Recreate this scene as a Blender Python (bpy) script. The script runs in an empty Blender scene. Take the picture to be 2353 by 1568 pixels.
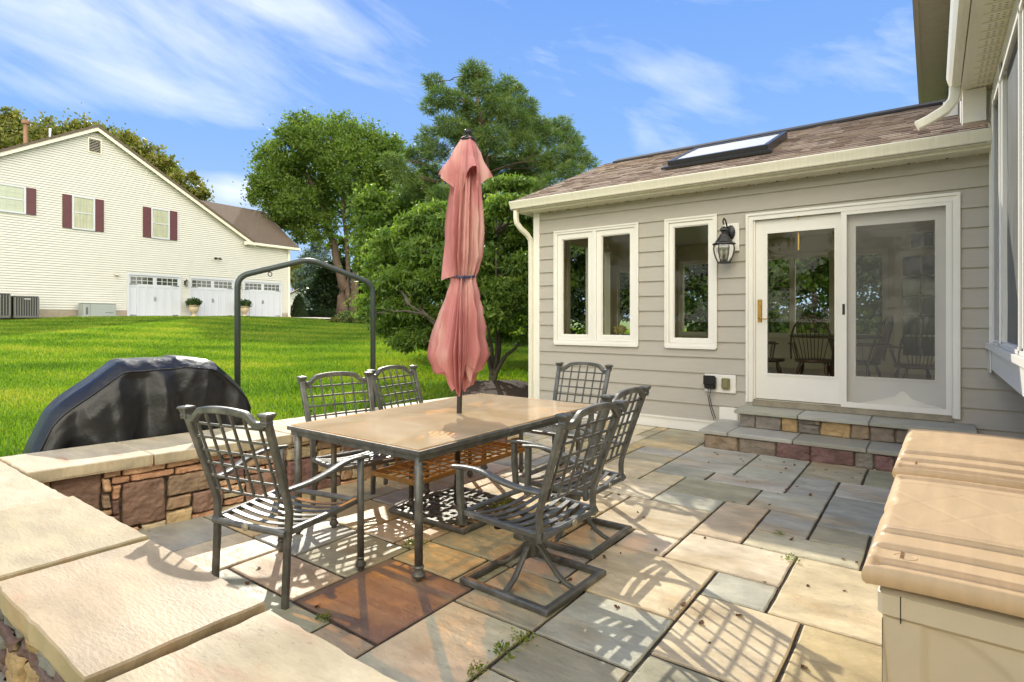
import bpy, math, random
import numpy as np
from mathutils import Vector, Matrix, noise as mn
R_ = math.radians
sc = bpy.context.scene
# ------------------------------------------------------------------ camera
FW = Vector((-.5952, .8036, 0)); RT = Vector((.8036, .5952, 0))
cam = bpy.data.cameras.new('camera'); co = bpy.data.objects.new('camera', cam)
sc.collection.objects.link(co); sc.camera = co
co.location = (0, 0, 1.4); co.rotation_euler = (R_(90), 0, math.atan2(.5952, .8036))
cam.sensor_width = 36; cam.lens = 36 * 1304 / 2353
cam.shift_y = -50 / 2353
cam.clip_start = .05; cam.clip_end = 600
# ------------------------------------------------------------------ sun, sky, exposure
SUN_EL = R_(33); sd = Vector((-.80, .60, 0)).normalized()
sv = Vector((sd.x * math.cos(SUN_EL), sd.y * math.cos(SUN_EL), math.sin(SUN_EL)))
sl = bpy.data.lights.new('sun', 'SUN'); sl.energy = 2.3; sl.angle = R_(.5); sl.color = (1, .93, .80)
so = bpy.data.objects.new('sun', sl); sc.collection.objects.link(so)
so.rotation_euler = sv.to_track_quat('Z', 'Y').to_euler(); so.location = (-20, 15, 20)
sc.view_settings.view_transform = 'Standard'; sc.view_settings.look = 'None'
sc.view_settings.exposure = 1.12; sc.view_settings.gamma = 1
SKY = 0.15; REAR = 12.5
W = bpy.data.worlds.new('World'); sc.world = W; W.use_nodes = True
nt = W.node_tree; nt.nodes.clear()
def N(t, **k):
    n = nt.nodes.new(t)
    for a, b in k.items(): setattr(n, a, b)
    return n
def lk(a, b): nt.links.new(a, b)
def M(op, a, b=None, c=None, clamp=False):
    n = N('ShaderNodeMath', operation=op); n.use_clamp = clamp
    for i, v in enumerate((a, b, c)):
        if v is None: continue
        if isinstance(v, (int, float)): n.inputs[i].default_value = v
        else: lk(v, n.inputs[i])
    return n.outputs[0]
sky = N('ShaderNodeTexSky', sky_type='NISHITA'); sky.sun_disc = False
sky.sun_elevation = SUN_EL; sky.sun_rotation = math.atan2(sd.x, sd.y)
sky.air_density = 1.3; sky.dust_density = .15; sky.ozone_density = 3.0
tc = N('ShaderNodeTexCoord'); sep = N('ShaderNodeSeparateXYZ'); lk(tc.outputs['Generated'], sep.inputs[0])
# azimuth / elevation (radians) relative to world north, as plane coordinates for the cloud noise
az = M('ARCTAN2', M('MULTIPLY', sep.outputs[0], -1), sep.outputs[1]); el = M('ARCSINE', sep.outputs[2])
YAW = math.atan2(.5952, .8036)
cmb = N('ShaderNodeCombineXYZ')
a1 = M('SUBTRACT', az, YAW)        # positive = left of the view
e1 = M('ADD', el, M('MULTIPLY', a1, -.28))
lk(M('MULTIPLY', a1, 2.3), cmb.inputs[0]); lk(M('MULTIPLY', e1, 6.5), cmb.inputs[1])
n1 = N('ShaderNodeTexNoise'); n1.inputs['Scale'].default_value = 1.3; n1.inputs['Detail'].default_value = 9
n1.inputs['Roughness'].default_value = .56; n1.inputs['Distortion'].default_value = .9
lk(cmb.outputs[0], n1.inputs['Vector'])
def blob(a, e, wa, we, amp, til=0.0):
    da = M('SUBTRACT', a1, R_(a)); de = M('SUBTRACT', M('SUBTRACT', el, R_(e)), M('MULTIPLY', da, til))
    q = M('ADD', M('POWER', M('ABSOLUTE', M('DIVIDE', da, R_(wa))), 2), M('POWER', M('ABSOLUTE', M('DIVIDE', de, R_(we))), 2))
    return M('MULTIPLY', M('EXPONENT', M('MULTIPLY', q, -1)), amp)
tot = None
for b in [(36, 23, 13, 4.2, .30, .05), (20, 27, 12, 3.5, .26, .20), (30, 18.5, 9, 1.8, .22, .05), (42, 17, 9, 1.4, .16, 0),
          (-12, 23, 10, 1.6, .13, .1), (-15, 20, 5, 1.2, .12, 0), (25, 12.5, 9, 1.6, .12, 0), (-30, 21, 12, 3, .12, -.2), (26, 11.5, 2.6, 1.2, .33, 0),
          (27, 9, 5, 2.2, .25, 0), (-80, 30, 40, 12, .2, 0), (120, 25, 40, 14, .2, 0), (0, 60, 60, 20, .12, 0)]:
    v = blob(*b); tot = v if tot is None else M('ADD', tot, v)
n2 = N('ShaderNodeTexNoise'); n2.inputs['Scale'].default_value = 5.5; n2.inputs['Detail'].default_value = 8; n2.inputs['Roughness'].default_value = .62; lk(cmb.outputs[0], n2.inputs['Vector'])
nn = M('ADD', M('MULTIPLY', n1.outputs[0], .78), M('MULTIPLY', n2.outputs[0], .22))
cl = M('SMOOTHSTEP' if False else 'MULTIPLY', M('SUBTRACT', M('ADD', nn, tot), .57), 1.75, clamp=True)
# the bright aureole of the sky texture is rolled off (the photograph's sky is blue right up to the sun)
bw = N('ShaderNodeRGBToBW'); lk(sky.outputs[0], bw.inputs[0])
k_ = M('DIVIDE', 1, M('ADD', 1, M('DIVIDE', bw.outputs[0], 1.5)))
ts = N('ShaderNodeMix', data_type='RGBA', blend_type='MULTIPLY'); ts.inputs['Factor'].default_value = 1; lk(sky.outputs[0], ts.inputs['A']); lk(k_, ts.inputs['B'])
gr = N('ShaderNodeValToRGB'); lk(M('DIVIDE', el, R_(40), clamp=True), gr.inputs[0])
ge = gr.color_ramp.elements; ge[0].color = (.46, .66, .92, 1); ge[1].color = (.10, .27, .82, 1); q_ = ge.new(.4); q_.color = (.24, .46, .89, 1)
gs = N('ShaderNodeMix', data_type='RGBA', blend_type='MULTIPLY'); gs.inputs['Factor'].default_value = 1; lk(gr.outputs[0], gs.inputs['A']); gs.inputs['B'].default_value = (3.9, 3.9, 3.9, 1)
gs2 = N('ShaderNodeMix', data_type='RGBA'); gs2.inputs['Factor'].default_value = .78; lk(ts.outputs['Result'], gs2.inputs['A']); lk(gs.outputs['Result'], gs2.inputs['B'])
mx = N('ShaderNodeMix', data_type='RGBA'); lk(cl, mx.inputs['Factor']); lk(gs2.outputs['Result'], mx.inputs['A']); mx.inputs['B'].default_value = (3.5, 3.7, 4.1, 1)
# bright cloud bank added out of view behind the camera to lift the shaded walls
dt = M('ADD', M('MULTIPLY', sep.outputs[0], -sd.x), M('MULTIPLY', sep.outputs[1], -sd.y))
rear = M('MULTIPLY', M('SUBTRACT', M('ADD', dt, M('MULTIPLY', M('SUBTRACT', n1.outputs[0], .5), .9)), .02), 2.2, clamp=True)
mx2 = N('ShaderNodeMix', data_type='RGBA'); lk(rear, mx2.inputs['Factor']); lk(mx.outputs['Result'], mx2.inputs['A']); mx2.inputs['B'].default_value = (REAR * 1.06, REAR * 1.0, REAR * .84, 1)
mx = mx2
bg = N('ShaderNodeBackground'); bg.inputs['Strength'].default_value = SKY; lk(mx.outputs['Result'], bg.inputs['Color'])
wo = N('ShaderNodeOutputWorld'); lk(bg.outputs[0], wo.inputs[0])
try: sc.cycles.use_denoising = True; sc.cycles.max_bounces = 8; sc.cycles.transparent_max_bounces = 16
except Exception: pass

# ------------------------------------------------------------------ helpers
C = sc.collection
def thing(name, label, cat, loc=(0, 0, 0), rz=0, group=None, rot=None):
    o = bpy.data.objects.new(name, None); C.objects.link(o); o.empty_display_size = .1
    o.location = loc; o.rotation_euler = rot if rot else (0, 0, rz)
    o['label'] = label; o['category'] = cat
    if group: o['group'] = group
    return o
def tag(o, label=None, cat=None, group=None, kind=None):
    if label: o['label'] = label
    if cat: o['category'] = cat
    if group: o['group'] = group
    if kind: o['kind'] = kind
    return o
KIDS = {}
def dup(root, loc, rz, label, rot=None, group=None):
    def cp(o, p):
        c = o.copy(); C.objects.link(c); c.parent = p
        KIDS.setdefault(p.name, []).append(c)
        for ch in KIDS.get(o.name, []): cp(ch, c)
    r = root.copy(); C.objects.link(r); r.location = loc; r.rotation_euler = rot if rot else (0, 0, rz); r['label'] = label
    if group: r['group'] = group
    for ch in list(KIDS.get(root.name, [])): cp(ch, r)
    return r
def rootof(p):
    while p.parent: p = p.parent
    return p
class MB:
    def __init__(s): s.v = []; s.f = []; s.c = []; s.col = (1, 1, 1); s.mi = []; s.m = 0
    def add(s, vs, fs):
        b = len(s.v); s.v += [tuple(p) for p in vs]
        for f in fs: s.f.append([b + i for i in f]); s.c.append(s.col)
        return s
    def box(s, x0, x1, y0, y1, z0, z1):
        return s.add([(x0, y0, z0), (x1, y0, z0), (x1, y1, z0), (x0, y1, z0), (x0, y0, z1), (x1, y0, z1), (x1, y1, z1), (x0, y1, z1)],
                     [(0, 3, 2, 1), (4, 5, 6, 7), (0, 1, 5, 4), (1, 2, 6, 5), (2, 3, 7, 6), (3, 0, 4, 7)])
    def bbox(s, x0, x1, y0, y1, z0, z1, b=.005):
        """box whose vertical and top edges are chamfered"""
        def ring(z, i):
            a0, a1_, b0, b1 = x0 + i, x1 - i, y0 + i, y1 - i; k = b
            return [(a0 + k, b0, z), (a1_ - k, b0, z), (a1_, b0 + k, z), (a1_, b1 - k, z), (a1_ - k, b1, z), (a0 + k, b1, z), (a0, b1 - k, z), (a0, b0 + k, z)]
        vs = ring(z0 , b) + ring(z0 + b, 0) + ring(z1 - b, 0) + ring(z1, b)
        fs = [tuple(range(7, -1, -1)), tuple(range(24, 32))]
        for r in range(3):
            for i in range(8): j = (i + 1) % 8; fs.append((r * 8 + i, r * 8 + j, r * 8 + 8 + j, r * 8 + 8 + i))
        return s.add(vs, fs)
    def mbox(s, m, sx, sy, sz):
        """box of full size sx sy sz centred, through matrix m"""
        vs = [m @ Vector((x * sx / 2, y * sy / 2, z * sz / 2)) for z in (-1, 1) for x, y in ((-1, -1), (1, -1), (1, 1), (-1, 1))]
        return s.add(vs, [(0, 3, 2, 1), (4, 5, 6, 7), (0, 1, 5, 4), (1, 2, 6, 5), (2, 3, 7, 6), (3, 0, 4, 7)])
    def prism(s, poly, a, b, ax='y'):
        """poly in the two other axes, extruded from a to b along ax"""
        n = len(poly)
        def pt(p, t): return {'x': (t, p[0], p[1]), 'y': (p[0], t, p[1]), 'z': (p[0], p[1], t)}[ax]
        vs = [pt(p, a) for p in poly] + [pt(p, b) for p in poly]
        fs = [tuple(range(n)), tuple(range(2 * n - 1, n - 1, -1))] + [(i, n + i, n + (i + 1) % n, (i + 1) % n) for i in range(n)]
        return s.add(vs, fs)
    def sweep(s, path, sec, up=(0, 0, 1), closed=False, scale=None, cap=True):
        """sec: list of (side, up) points, carried along path"""
        P = [Vector(p) for p in path]; n = len(P); k = len(sec); vs = []; U0 = Vector(up)
        for i, p in enumerate(P):
            if closed: t = P[(i + 1) % n] - P[i - 1]
            else: t = P[min(i + 1, n - 1)] - P[max(i - 1, 0)]
            t.normalize(); sd_ = t.cross(U0)
            if sd_.length < 1e-4: sd_ = t.cross(Vector((0, 1, 0.01)))
            sd_.normalize(); u = sd_.cross(t); sc_ = scale[i] if scale else 1
            vs += [p + sd_ * (a * sc_) + u * (b * sc_) for a, b in sec]
        fs = []
        for i in range(n if closed else n - 1):
            for j in range(k): a = i * k; b = ((i + 1) % n) * k; fs.append((a + j, b + j, b + (j + 1) % k, a + (j + 1) % k))
        if not closed and cap: fs += [tuple(range(k - 1, -1, -1))[::-1], tuple((n - 1) * k + j for j in range(k))[::-1]]
        return s.add(vs, fs)
    def bar(s, path, w, h, up=(0, 0, 1), closed=False, b=.18, scale=None):
        w /= 2; h /= 2; c = min(w, h) * b * 2
        sec = [(-w, -h + c), (-w + c, -h), (w - c, -h), (w, -h + c), (w, h - c), (w - c, h), (-w + c, h), (-w, h - c)]
        return s.sweep(path, sec[::-1], up, closed, scale)
    def tube(s, path, r, n=8, closed=False, scale=None, up=(0, 0, 1)):
        return s.sweep(path, [(r * math.cos(-2 * math.pi * i / n), r * math.sin(-2 * math.pi * i / n)) for i in range(n)], up, closed, scale)
    def lathe(s, prof, c=(0, 0, 0), n=16, a0=0, sx=1, sy=1):
        vs = []; fs = []; m = len(prof)
        for r, z in prof:
            for i in range(n):
                a = a0 + 2 * math.pi * i / n; vs.append((c[0] + sx * r * math.cos(a), c[1] + sy * r * math.sin(a), c[2] + z))
        for k in range(m - 1):
            for i in range(n): j = (i + 1) % n; fs.append((k * n + i, k * n + j, (k + 1) * n + j, (k + 1) * n + i))
        fs += [tuple(range(n - 1, -1, -1)), tuple((m - 1) * n + i for i in range(n))]
        return s.add(vs, fs)
    def grid(s, fn, nu, nv, wrap=False):
        vs = [fn(i / nu, j / nv) for i in range(nu + (0 if wrap else 1)) for j in range(nv + 1)]
        fs = []; L = nv + 1; W_ = nu if wrap else nu + 1
        for i in range(nu):
            for j in range(nv): a = i * L + j; b = ((i + 1) % W_) * L + j; fs.append((a, b, b + 1, a + 1))
        return s.add(vs, fs)
    def build(s, name, mat, parent=None, world=True, smooth=False, off=None, bevel=0, autos=None):
        o_ = Vector((0, 0, 0))
        if parent is not None and world: o_ = -rootof(parent).location
        if off: o_ = o_ + Vector(off)
        me = bpy.data.meshes.new(name)
        vs = np.array(s.v, dtype=np.float64).reshape(-1, 3) + np.array(o_)[None]
        me.from_pydata(vs.tolist(), [], s.f); me.materials.append(mat)
        if any(c != (1, 1, 1) for c in s.c):
            at = me.attributes.new('Col', 'FLOAT_COLOR', 'FACE')
            at.data.foreach_set('color', np.array([(c[0], c[1], c[2], 1) for c in s.c], dtype=np.float32).ravel())
        o = bpy.data.objects.new(name, me); C.objects.link(o)
        if parent is not None: o.parent = parent; KIDS.setdefault(parent.name, []).append(o)
        if smooth: me.polygons.foreach_set('use_smooth', [True] * len(me.polygons))
        if autos:
            me.polygons.foreach_set('use_smooth', [True] * len(me.polygons))
            try: me.set_sharp_from_angle(angle=R_(autos))
            except Exception: pass
        if bevel:
            b = o.modifiers.new('bevel', 'BEVEL'); b.width = bevel; b.segments = 2; b.limit_method = 'ANGLE'; b.angle_limit = R_(40)
        me.update(); return o

# ------------------------------------------------------------------ materials
def mat(name, col=(.5, .5, .5), rough=.6, metal=0, attr=False, var=0, vscale=8, vstretch=(1, 1, 1), bump=0, bscale=40, col2=None, c2scale=3,
        c2thr=.5, spec=.5, coat=0, bstretch=None, detail=6, rvar=0, transl=0, tcol=None, c2soft=.15, gen='Object', speck=0, ledge=0, lscale=2.2):
    m = bpy.data.materials.new(name); m.use_nodes = True; t = m.node_tree; n = t.nodes; L = t.links
    b = n['Principled BSDF']; b.inputs['Roughness'].default_value = rough; b.inputs['Metallic'].default_value = metal
    b.inputs['Specular IOR Level'].default_value = spec; b.inputs['Coat Weight'].default_value = coat
    tcn = n.new('ShaderNodeTexCoord'); src = None
    def mapn(st):
        mp = n.new('ShaderNodeMapping'); mp.inputs['Scale'].default_value = st; L.new(tcn.outputs[gen], mp.inputs[0]); return mp.outputs[0]
    if attr:
        a = n.new('ShaderNodeAttribute'); a.attribute_name = 'Col'; src = a.outputs['Color']
    else:
        r = n.new('ShaderNodeRGB'); r.outputs[0].default_value = (*col, 1); src = r.outputs[0]
    if col2:
        nz = n.new('ShaderNodeTexNoise'); nz.inputs['Scale'].default_value = c2scale; nz.inputs['Detail'].default_value = 5
        L.new(mapn(vstretch), nz.inputs['Vector'])
        mr = n.new('ShaderNodeMapRange'); mr.inputs[1].default_value = c2thr - c2soft; mr.inputs[2].default_value = c2thr + c2soft; L.new(nz.outputs[0], mr.inputs[0])
        x = n.new('ShaderNodeMix'); x.data_type = 'RGBA'; L.new(mr.outputs[0], x.inputs['Factor']); L.new(src, x.inputs['A']); x.inputs['B'].default_value = (*col2, 1)
        src = x.outputs['Result']
    if var:
        nz = n.new('ShaderNodeTexNoise'); nz.inputs['Scale'].default_value = vscale; nz.inputs['Detail'].default_value = detail; nz.inputs['Roughness'].default_value = .62
        L.new(mapn(vstretch), nz.inputs['Vector'])
        mr = n.new('ShaderNodeMapRange'); mr.inputs[1].default_value = .25; mr.inputs[2].default_value = .75
        mr.inputs[3].default_value = 1 - var; mr.inputs[4].default_value = 1 + var; L.new(nz.outputs[0], mr.inputs[0])
        x = n.new('ShaderNodeMix'); x.data_type = 'RGBA'; x.blend_type = 'MULTIPLY'; x.inputs['Factor'].default_value = 1
        L.new(src, x.inputs['A']); L.new(mr.outputs[0], x.inputs['B']); src = x.outputs['Result']
    if speck:
        nz = n.new('ShaderNodeTexNoise'); nz.inputs['Scale'].default_value = 38; nz.inputs['Detail'].default_value = 4; L.new(mapn((1, 1.6, 1)), nz.inputs['Vector'])
        n4 = n.new('ShaderNodeTexNoise'); n4.inputs['Scale'].default_value = 3; L.new(mapn((1, 1, 1)), n4.inputs['Vector'])
        am_ = n.new('ShaderNodeMath'); am_.operation = 'MULTIPLY_ADD'; L.new(n4.outputs[0], am_.inputs[0]); am_.inputs[1].default_value = .35; L.new(nz.outputs[0], am_.inputs[2])
        mr = n.new('ShaderNodeMapRange'); mr.inputs[1].default_value = .86; mr.inputs[2].default_value = .93; mr.inputs[3].default_value = 1; mr.inputs[4].default_value = 1 - speck; L.new(am_.outputs[0], mr.inputs[0])
        x = n.new('ShaderNodeMix'); x.data_type = 'RGBA'; x.blend_type = 'MULTIPLY'; x.inputs['Factor'].default_value = 1; L.new(src, x.inputs['A']); L.new(mr.outputs[0], x.inputs['B']); src = x.outputs['Result']
    L.new(src, b.inputs['Base Color'])
    if rvar:
        nz = n.new('ShaderNodeTexNoise'); nz.inputs['Scale'].default_value = 2.2; nz.inputs['Detail'].default_value = 6; L.new(mapn((1, 1, 1)), nz.inputs['Vector'])
        mr = n.new('ShaderNodeMapRange'); mr.inputs[1].default_value = .35; mr.inputs[2].default_value = .65
        mr.inputs[3].default_value = max(.05, rough - rvar); mr.inputs[4].default_value = min(1, rough + rvar); L.new(nz.outputs[0], mr.inputs[0]); L.new(mr.outputs[0], b.inputs['Roughness'])
    if bump:
        nz = n.new('ShaderNodeTexNoise'); nz.inputs['Scale'].default_value = bscale; nz.inputs['Detail'].default_value = 6
        L.new(mapn(bstretch or vstretch), nz.inputs['Vector'])
        bp = n.new('ShaderNodeBump'); bp.inputs['Strength'].default_value = min(1, bump); bp.inputs['Distance'].default_value = .01 * max(1, bump)
        L.new(nz.outputs[0], bp.inputs['Height']); L.new(bp.outputs[0], b.inputs['Normal'])
    if ledge:
        nz = n.new('ShaderNodeTexNoise'); nz.inputs['Scale'].default_value = lscale; nz.inputs['Detail'].default_value = 8; nz.inputs['Roughness'].default_value = .58; nz.inputs['Distortion'].default_value = .4; L.new(mapn(bstretch or (1, 1, 1)), nz.inputs['Vector'])
        sn = n.new('ShaderNodeMath'); sn.operation = 'SNAP'; L.new(nz.outputs[0], sn.inputs[0]); sn.inputs[1].default_value = .075
        b2 = n.new('ShaderNodeBump'); b2.inputs['Strength'].default_value = min(1, ledge); b2.inputs['Distance'].default_value = .05
        L.new(sn.outputs[0], b2.inputs['Height']); L.new(bp.outputs[0], b2.inputs['Normal']); L.new(b2.outputs[0], b.inputs['Normal'])
        mr = n.new('ShaderNodeMapRange'); mr.inputs[1].default_value = .3; mr.inputs[2].default_value = .7; mr.inputs[3].default_value = .86; mr.inputs[4].default_value = 1.14; L.new(sn.outputs[0], mr.inputs[0])
        x = n.new('ShaderNodeMix'); x.data_type = 'RGBA'; x.blend_type = 'MULTIPLY'; x.inputs['Factor'].default_value = 1; L.new(src, x.inputs['A']); L.new(mr.outputs[0], x.inputs['B']); L.new(x.outputs['Result'], b.inputs['Base Color'])
    if transl:
        out = n['Material Output']; tr = n.new('ShaderNodeBsdfTranslucent')
        if tcol: tr.inputs['Color'].default_value = (*tcol, 1)
        else: L.new(src, tr.inputs['Color'])
        ms = n.new('ShaderNodeMixShader'); ms.inputs[0].default_value = transl
        L.new(b.outputs[0], ms.inputs[1]); L.new(tr.outputs[0], ms.inputs[2]); L.new(ms.outputs[0], out.inputs[0])
    return m
def glassmat(name, tint=(.8, .85, .8), extra=.02, rough=0.0, ior=1.5):
    m = bpy.data.materials.new(name); m.use_nodes = True; t = m.node_tree; n = t.nodes; L = t.links; n.clear()
    o = n.new('ShaderNodeOutputMaterial'); a = n.new('ShaderNodeBsdfTransparent'); a.inputs[0].default_value = (*tint, 1)
    g = n.new('ShaderNodeBsdfGlossy'); g.inputs['Roughness'].default_value = rough
    f = n.new('ShaderNodeFresnel'); f.inputs[0].default_value = ior; ad = n.new('ShaderNodeMath'); ad.operation = 'ADD'; ad.inputs[1].default_value = extra; ad.use_clamp = True
    L.new(f.outputs[0], ad.inputs[0]); x = n.new('ShaderNodeMixShader'); L.new(ad.outputs[0], x.inputs[0]); L.new(a.outputs[0], x.inputs[1]); L.new(g.outputs[0], x.inputs[2]); L.new(x.outputs[0], o.inputs[0])
    return m
def leafmat(name, cols, transl=.35, rough=.5):
    m = bpy.data.materials.new(name); m.use_nodes = True; t = m.node_tree; n = t.nodes; L = t.links; n.clear()
    o = n.new('ShaderNodeOutputMaterial'); at = n.new('ShaderNodeAttribute'); at.attribute_name = 'rnd'
    cr = n.new('ShaderNodeValToRGB'); L.new(at.outputs['Fac'], cr.inputs[0])
    e = cr.color_ramp.elements
    e[0].color = (*cols[0], 1); e[1].color = (*cols[-1], 1)
    for i, c in enumerate(cols[1:-1]): q = e.new((i + 1) / (len(cols) - 1)); q.color = (*c, 1)
    d = n.new('ShaderNodeBsdfPrincipled'); d.inputs['Roughness'].default_value = rough; d.inputs['Specular IOR Level'].default_value = .35
    L.new(cr.outputs[0], d.inputs['Base Color'])
    tr = n.new('ShaderNodeBsdfTranslucent'); mu = n.new('ShaderNodeMix'); mu.data_type = 'RGBA'; mu.blend_type = 'MULTIPLY'; mu.inputs['Factor'].default_value = 1
    L.new(cr.outputs[0], mu.inputs['A']); mu.inputs['B'].default_value = (1.5, 1.6, .6, 1); L.new(mu.outputs['Result'], tr.inputs['Color'])
    x = n.new('ShaderNodeMixShader'); x.inputs[0].default_value = transl; L.new(d.outputs[0], x.inputs[1]); L.new(tr.outputs[0], x.inputs[2]); L.new(x.outputs[0], o.inputs[0])
    return m
m_siding = mat('taupe_siding', (.435, .40, .34), .55, var=.05, vscale=5, vstretch=(1, 1, 6), bump=.12, bscale=30, bstretch=(.6, 1, 14))
m_trim = mat('white_trim', (.80, .77, .70), .4, var=.04, vscale=3)
m_trim2 = mat('cream_gutter', (.80, .76, .62), .35, var=.07, vscale=6, vstretch=(6, 1, .6))
m_soffit = mat('cream_soffit', (.82, .77, .62), .5, var=.03)
m_int = mat('interior_paint', (.66, .62, .46), .7)
m_intf = mat('interior_floor', (.50, .38, .25), .35, var=.15, vscale=3)
m_shing = mat('brown_shingles', attr=True, rough=.9, var=.25, vscale=60, bump=.5, bscale=220)
m_shing2 = mat('far_shingles', (.12, .09, .07), .9, var=.35, vscale=7, vstretch=(1, 1, 4), bump=.6, bscale=14)
m_vinyl = mat('cream_vinyl', (.60, .595, .55), .5, var=.04, vscale=2)
m_whitepaint = mat('white_paint', (.54, .57, .63), .4)
m_shutter = mat('maroon_shutter', (.10, .025, .03), .5)
m_curtain = mat('pale_curtain', (.66, .66, .62), .8, var=.2, vscale=5, vstretch=(5, 5, .3))
m_paneblue = mat('window_blind', (.60, .64, .64), .25, var=.06, vscale=2)
m_black = mat('black_iron', (.02, .02, .02), .35, metal=.3, var=.3, vscale=30)
m_darkglass = mat('dark_pane', (.05, .055, .04), .08, spec=.8)
m_found = mat('concrete', (.34, .29, .23), .9, var=.15, vscale=5, bump=.4)
m_metal = mat('bronze_aluminium', (.105, .105, .092), .42, metal=.25, var=.3, vscale=22, col2=(.20, .20, .18), c2scale=9, c2thr=.62, c2soft=.12, bump=.15, bscale=90, spec=.6)
m_badge = mat('worn_medallion', (.42, .38, .28), .5, metal=.4, bump=.8, bscale=120)
m_frame = mat('green_steel', (.045, .06, .055), .35, metal=.2, var=.15)
m_cap = mat('sandstone_cap', attr=True, ledge=.45, lscale=2.0, speck=.35, rough=.66, var=.22, vscale=3.2, vstretch=(1, 3.4, 1), bump=.28, bscale=34, bstretch=(1, 3.0, 1), rvar=.12, detail=11, col2=(.44, .27, .15), c2scale=2.3, c2thr=.66, c2soft=.09)
m_patio = mat('flagstone', attr=True, ledge=.5, lscale=1.8, speck=.45, col2=(.44, .30, .14), c2scale=1.5, c2thr=.66, c2soft=.14, rough=.55, var=.30, vscale=3.4, vstretch=(1, 2.0, 1), bump=2.0, bscale=6, bstretch=(1, 1.8, 1), rvar=.2, detail=12)
m_joint = mat('dirt_joint', (.055, .045, .032), .95, var=.4, vscale=20, bump=1, bscale=90)
m_field = mat('fieldstone', attr=True, ledge=.6, lscale=9, rough=.75, var=.32, vscale=9, vstretch=(1, 1, 1.8), bump=1, bscale=22, detail=9)
m_mortar = mat('dark_mortar', (.17, .145, .11), .95, var=.35, vscale=20, bump=1, bscale=60)
m_vinylcover = mat('black_vinyl', (.012, .012, .0125), .36, var=.2, vscale=6, bump=.9, bscale=9, spec=.45, rvar=.1)
m_cloth = mat('pink_canvas', (.56, .22, .22), .7, var=.10, vscale=3, vstretch=(2, 2, .4), col2=(.70, .42, .38), c2scale=3.2, c2thr=.56, c2soft=.08, bump=.08, bscale=500, transl=.20, tcol=(.72, .26, .22))
m_pole = mat('dark_pole', (.045, .04, .038), .35, metal=.3)
m_blue = mat('blue_strap', (.03, .04, .11), .5)
m_lid = mat('tan_lid', (.66, .465, .26), .42, var=.12, vscale=5, vstretch=(4, .5, 1), bump=.12, bscale=160, detail=10, rvar=.1)
m_bin = mat('beige_resin', (.66, .56, .38), .45, var=.03, bump=.08, bscale=180)
m_seam = mat('seam_dark', (.02, .018, .015), .9)
m_bark = mat('bark', (.105, .072, .052), .95, var=.35, vscale=3, vstretch=(4, 4, .6), bump=1, bscale=5)
m_bark2 = mat('grey_bark', (.085, .072, .055), .95, var=.35, vscale=10, vstretch=(3, 3, .6), bump=1, bscale=22)
m_dirt = mat('mulch', (.045, .027, .018), .95, var=.5, vscale=14, bump=1, bscale=30)
m_asph = mat('driveway', (.36, .32, .28), .85, var=.12, vscale=1.2)
m_soil = mat('lawn_soil', (.08, .15, .012), .95, var=.4, vscale=1.6, bump=.7, bscale=8, col2=(.09, .085, .02), c2scale=.5, c2thr=.62)
m_wood = mat('dark_wood', (.06, .03, .018), .3, var=.2, vscale=6)
m_brass = mat('aged_brass', (.42, .26, .07), .35, metal=.8, var=.3, vscale=40)
m_glass = glassmat('window_glass', (.93, .95, .86), .0, ior=1.33)
m_lampglass = glassmat('lamp_glass', (.86, .86, .82), .08)
m_bulb = mat('lamp_candle', (.7, .66, .55), .4)
m_sky = mat('skylight_glass', (.62, .62, .56), .35)
m_screen = None
def screenmat():
    m = bpy.data.materials.new('insect_screen'); m.use_nodes = True; n = m.node_tree.nodes; L = m.node_tree.links; n.clear()
    o = n.new('ShaderNodeOutputMaterial'); a = n.new('ShaderNodeBsdfTransparent'); d = n.new('ShaderNodeBsdfDiffuse'); d.inputs[0].default_value = (.30, .29, .28, 1)
    x = n.new('ShaderNodeMixShader'); x.inputs[0].default_value = .28; L.new(a.outputs[0], x.inputs[1]); L.new(d.outputs[0], x.inputs[2]); L.new(x.outputs[0], o.inputs[0]); return m
m_screen = screenmat()
def tabletopmat():
    m = bpy.data.materials.new('amber_tabletop'); m.use_nodes = True; n = m.node_tree.nodes; L = m.node_tree.links
    b = n['Principled BSDF']; b.inputs['Roughness'].default_value = .10; b.inputs['Specular IOR Level'].default_value = .55
    o = n['Material Output']; tcn = n.new('ShaderNodeTexCoord'); nz = n.new('ShaderNodeTexNoise'); nz.inputs['Scale'].default_value = 2.2; nz.inputs['Detail'].default_value = 9; nz.inputs['Distortion'].default_value = 1.2
    L.new(tcn.outputs['Object'], nz.inputs[0]); cr = n.new('ShaderNodeValToRGB'); L.new(nz.outputs[0], cr.inputs[0])
    cr.color_ramp.elements[0].position = .3; cr.color_ramp.elements[0].color = (.68, .58, .38, 1); cr.color_ramp.elements[1].position = .7; cr.color_ramp.elements[1].color = (.90, .85, .64, 1)
    L.new(cr.outputs[0], b.inputs['Base Color'])
    tr = n.new('ShaderNodeBsdfTransparent'); tr.inputs[0].default_value = (1.0, .63, .19, 1)
    x = n.new('ShaderNodeMixShader'); x.inputs[0].default_value = .45; L.new(b.outputs[0], x.inputs[1]); L.new(tr.outputs[0], x.inputs[2]); L.new(x.outputs[0], o.inputs[0]); return m
m_top = tabletopmat()
def g2(r): return r.gauss(0, 1)

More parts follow.
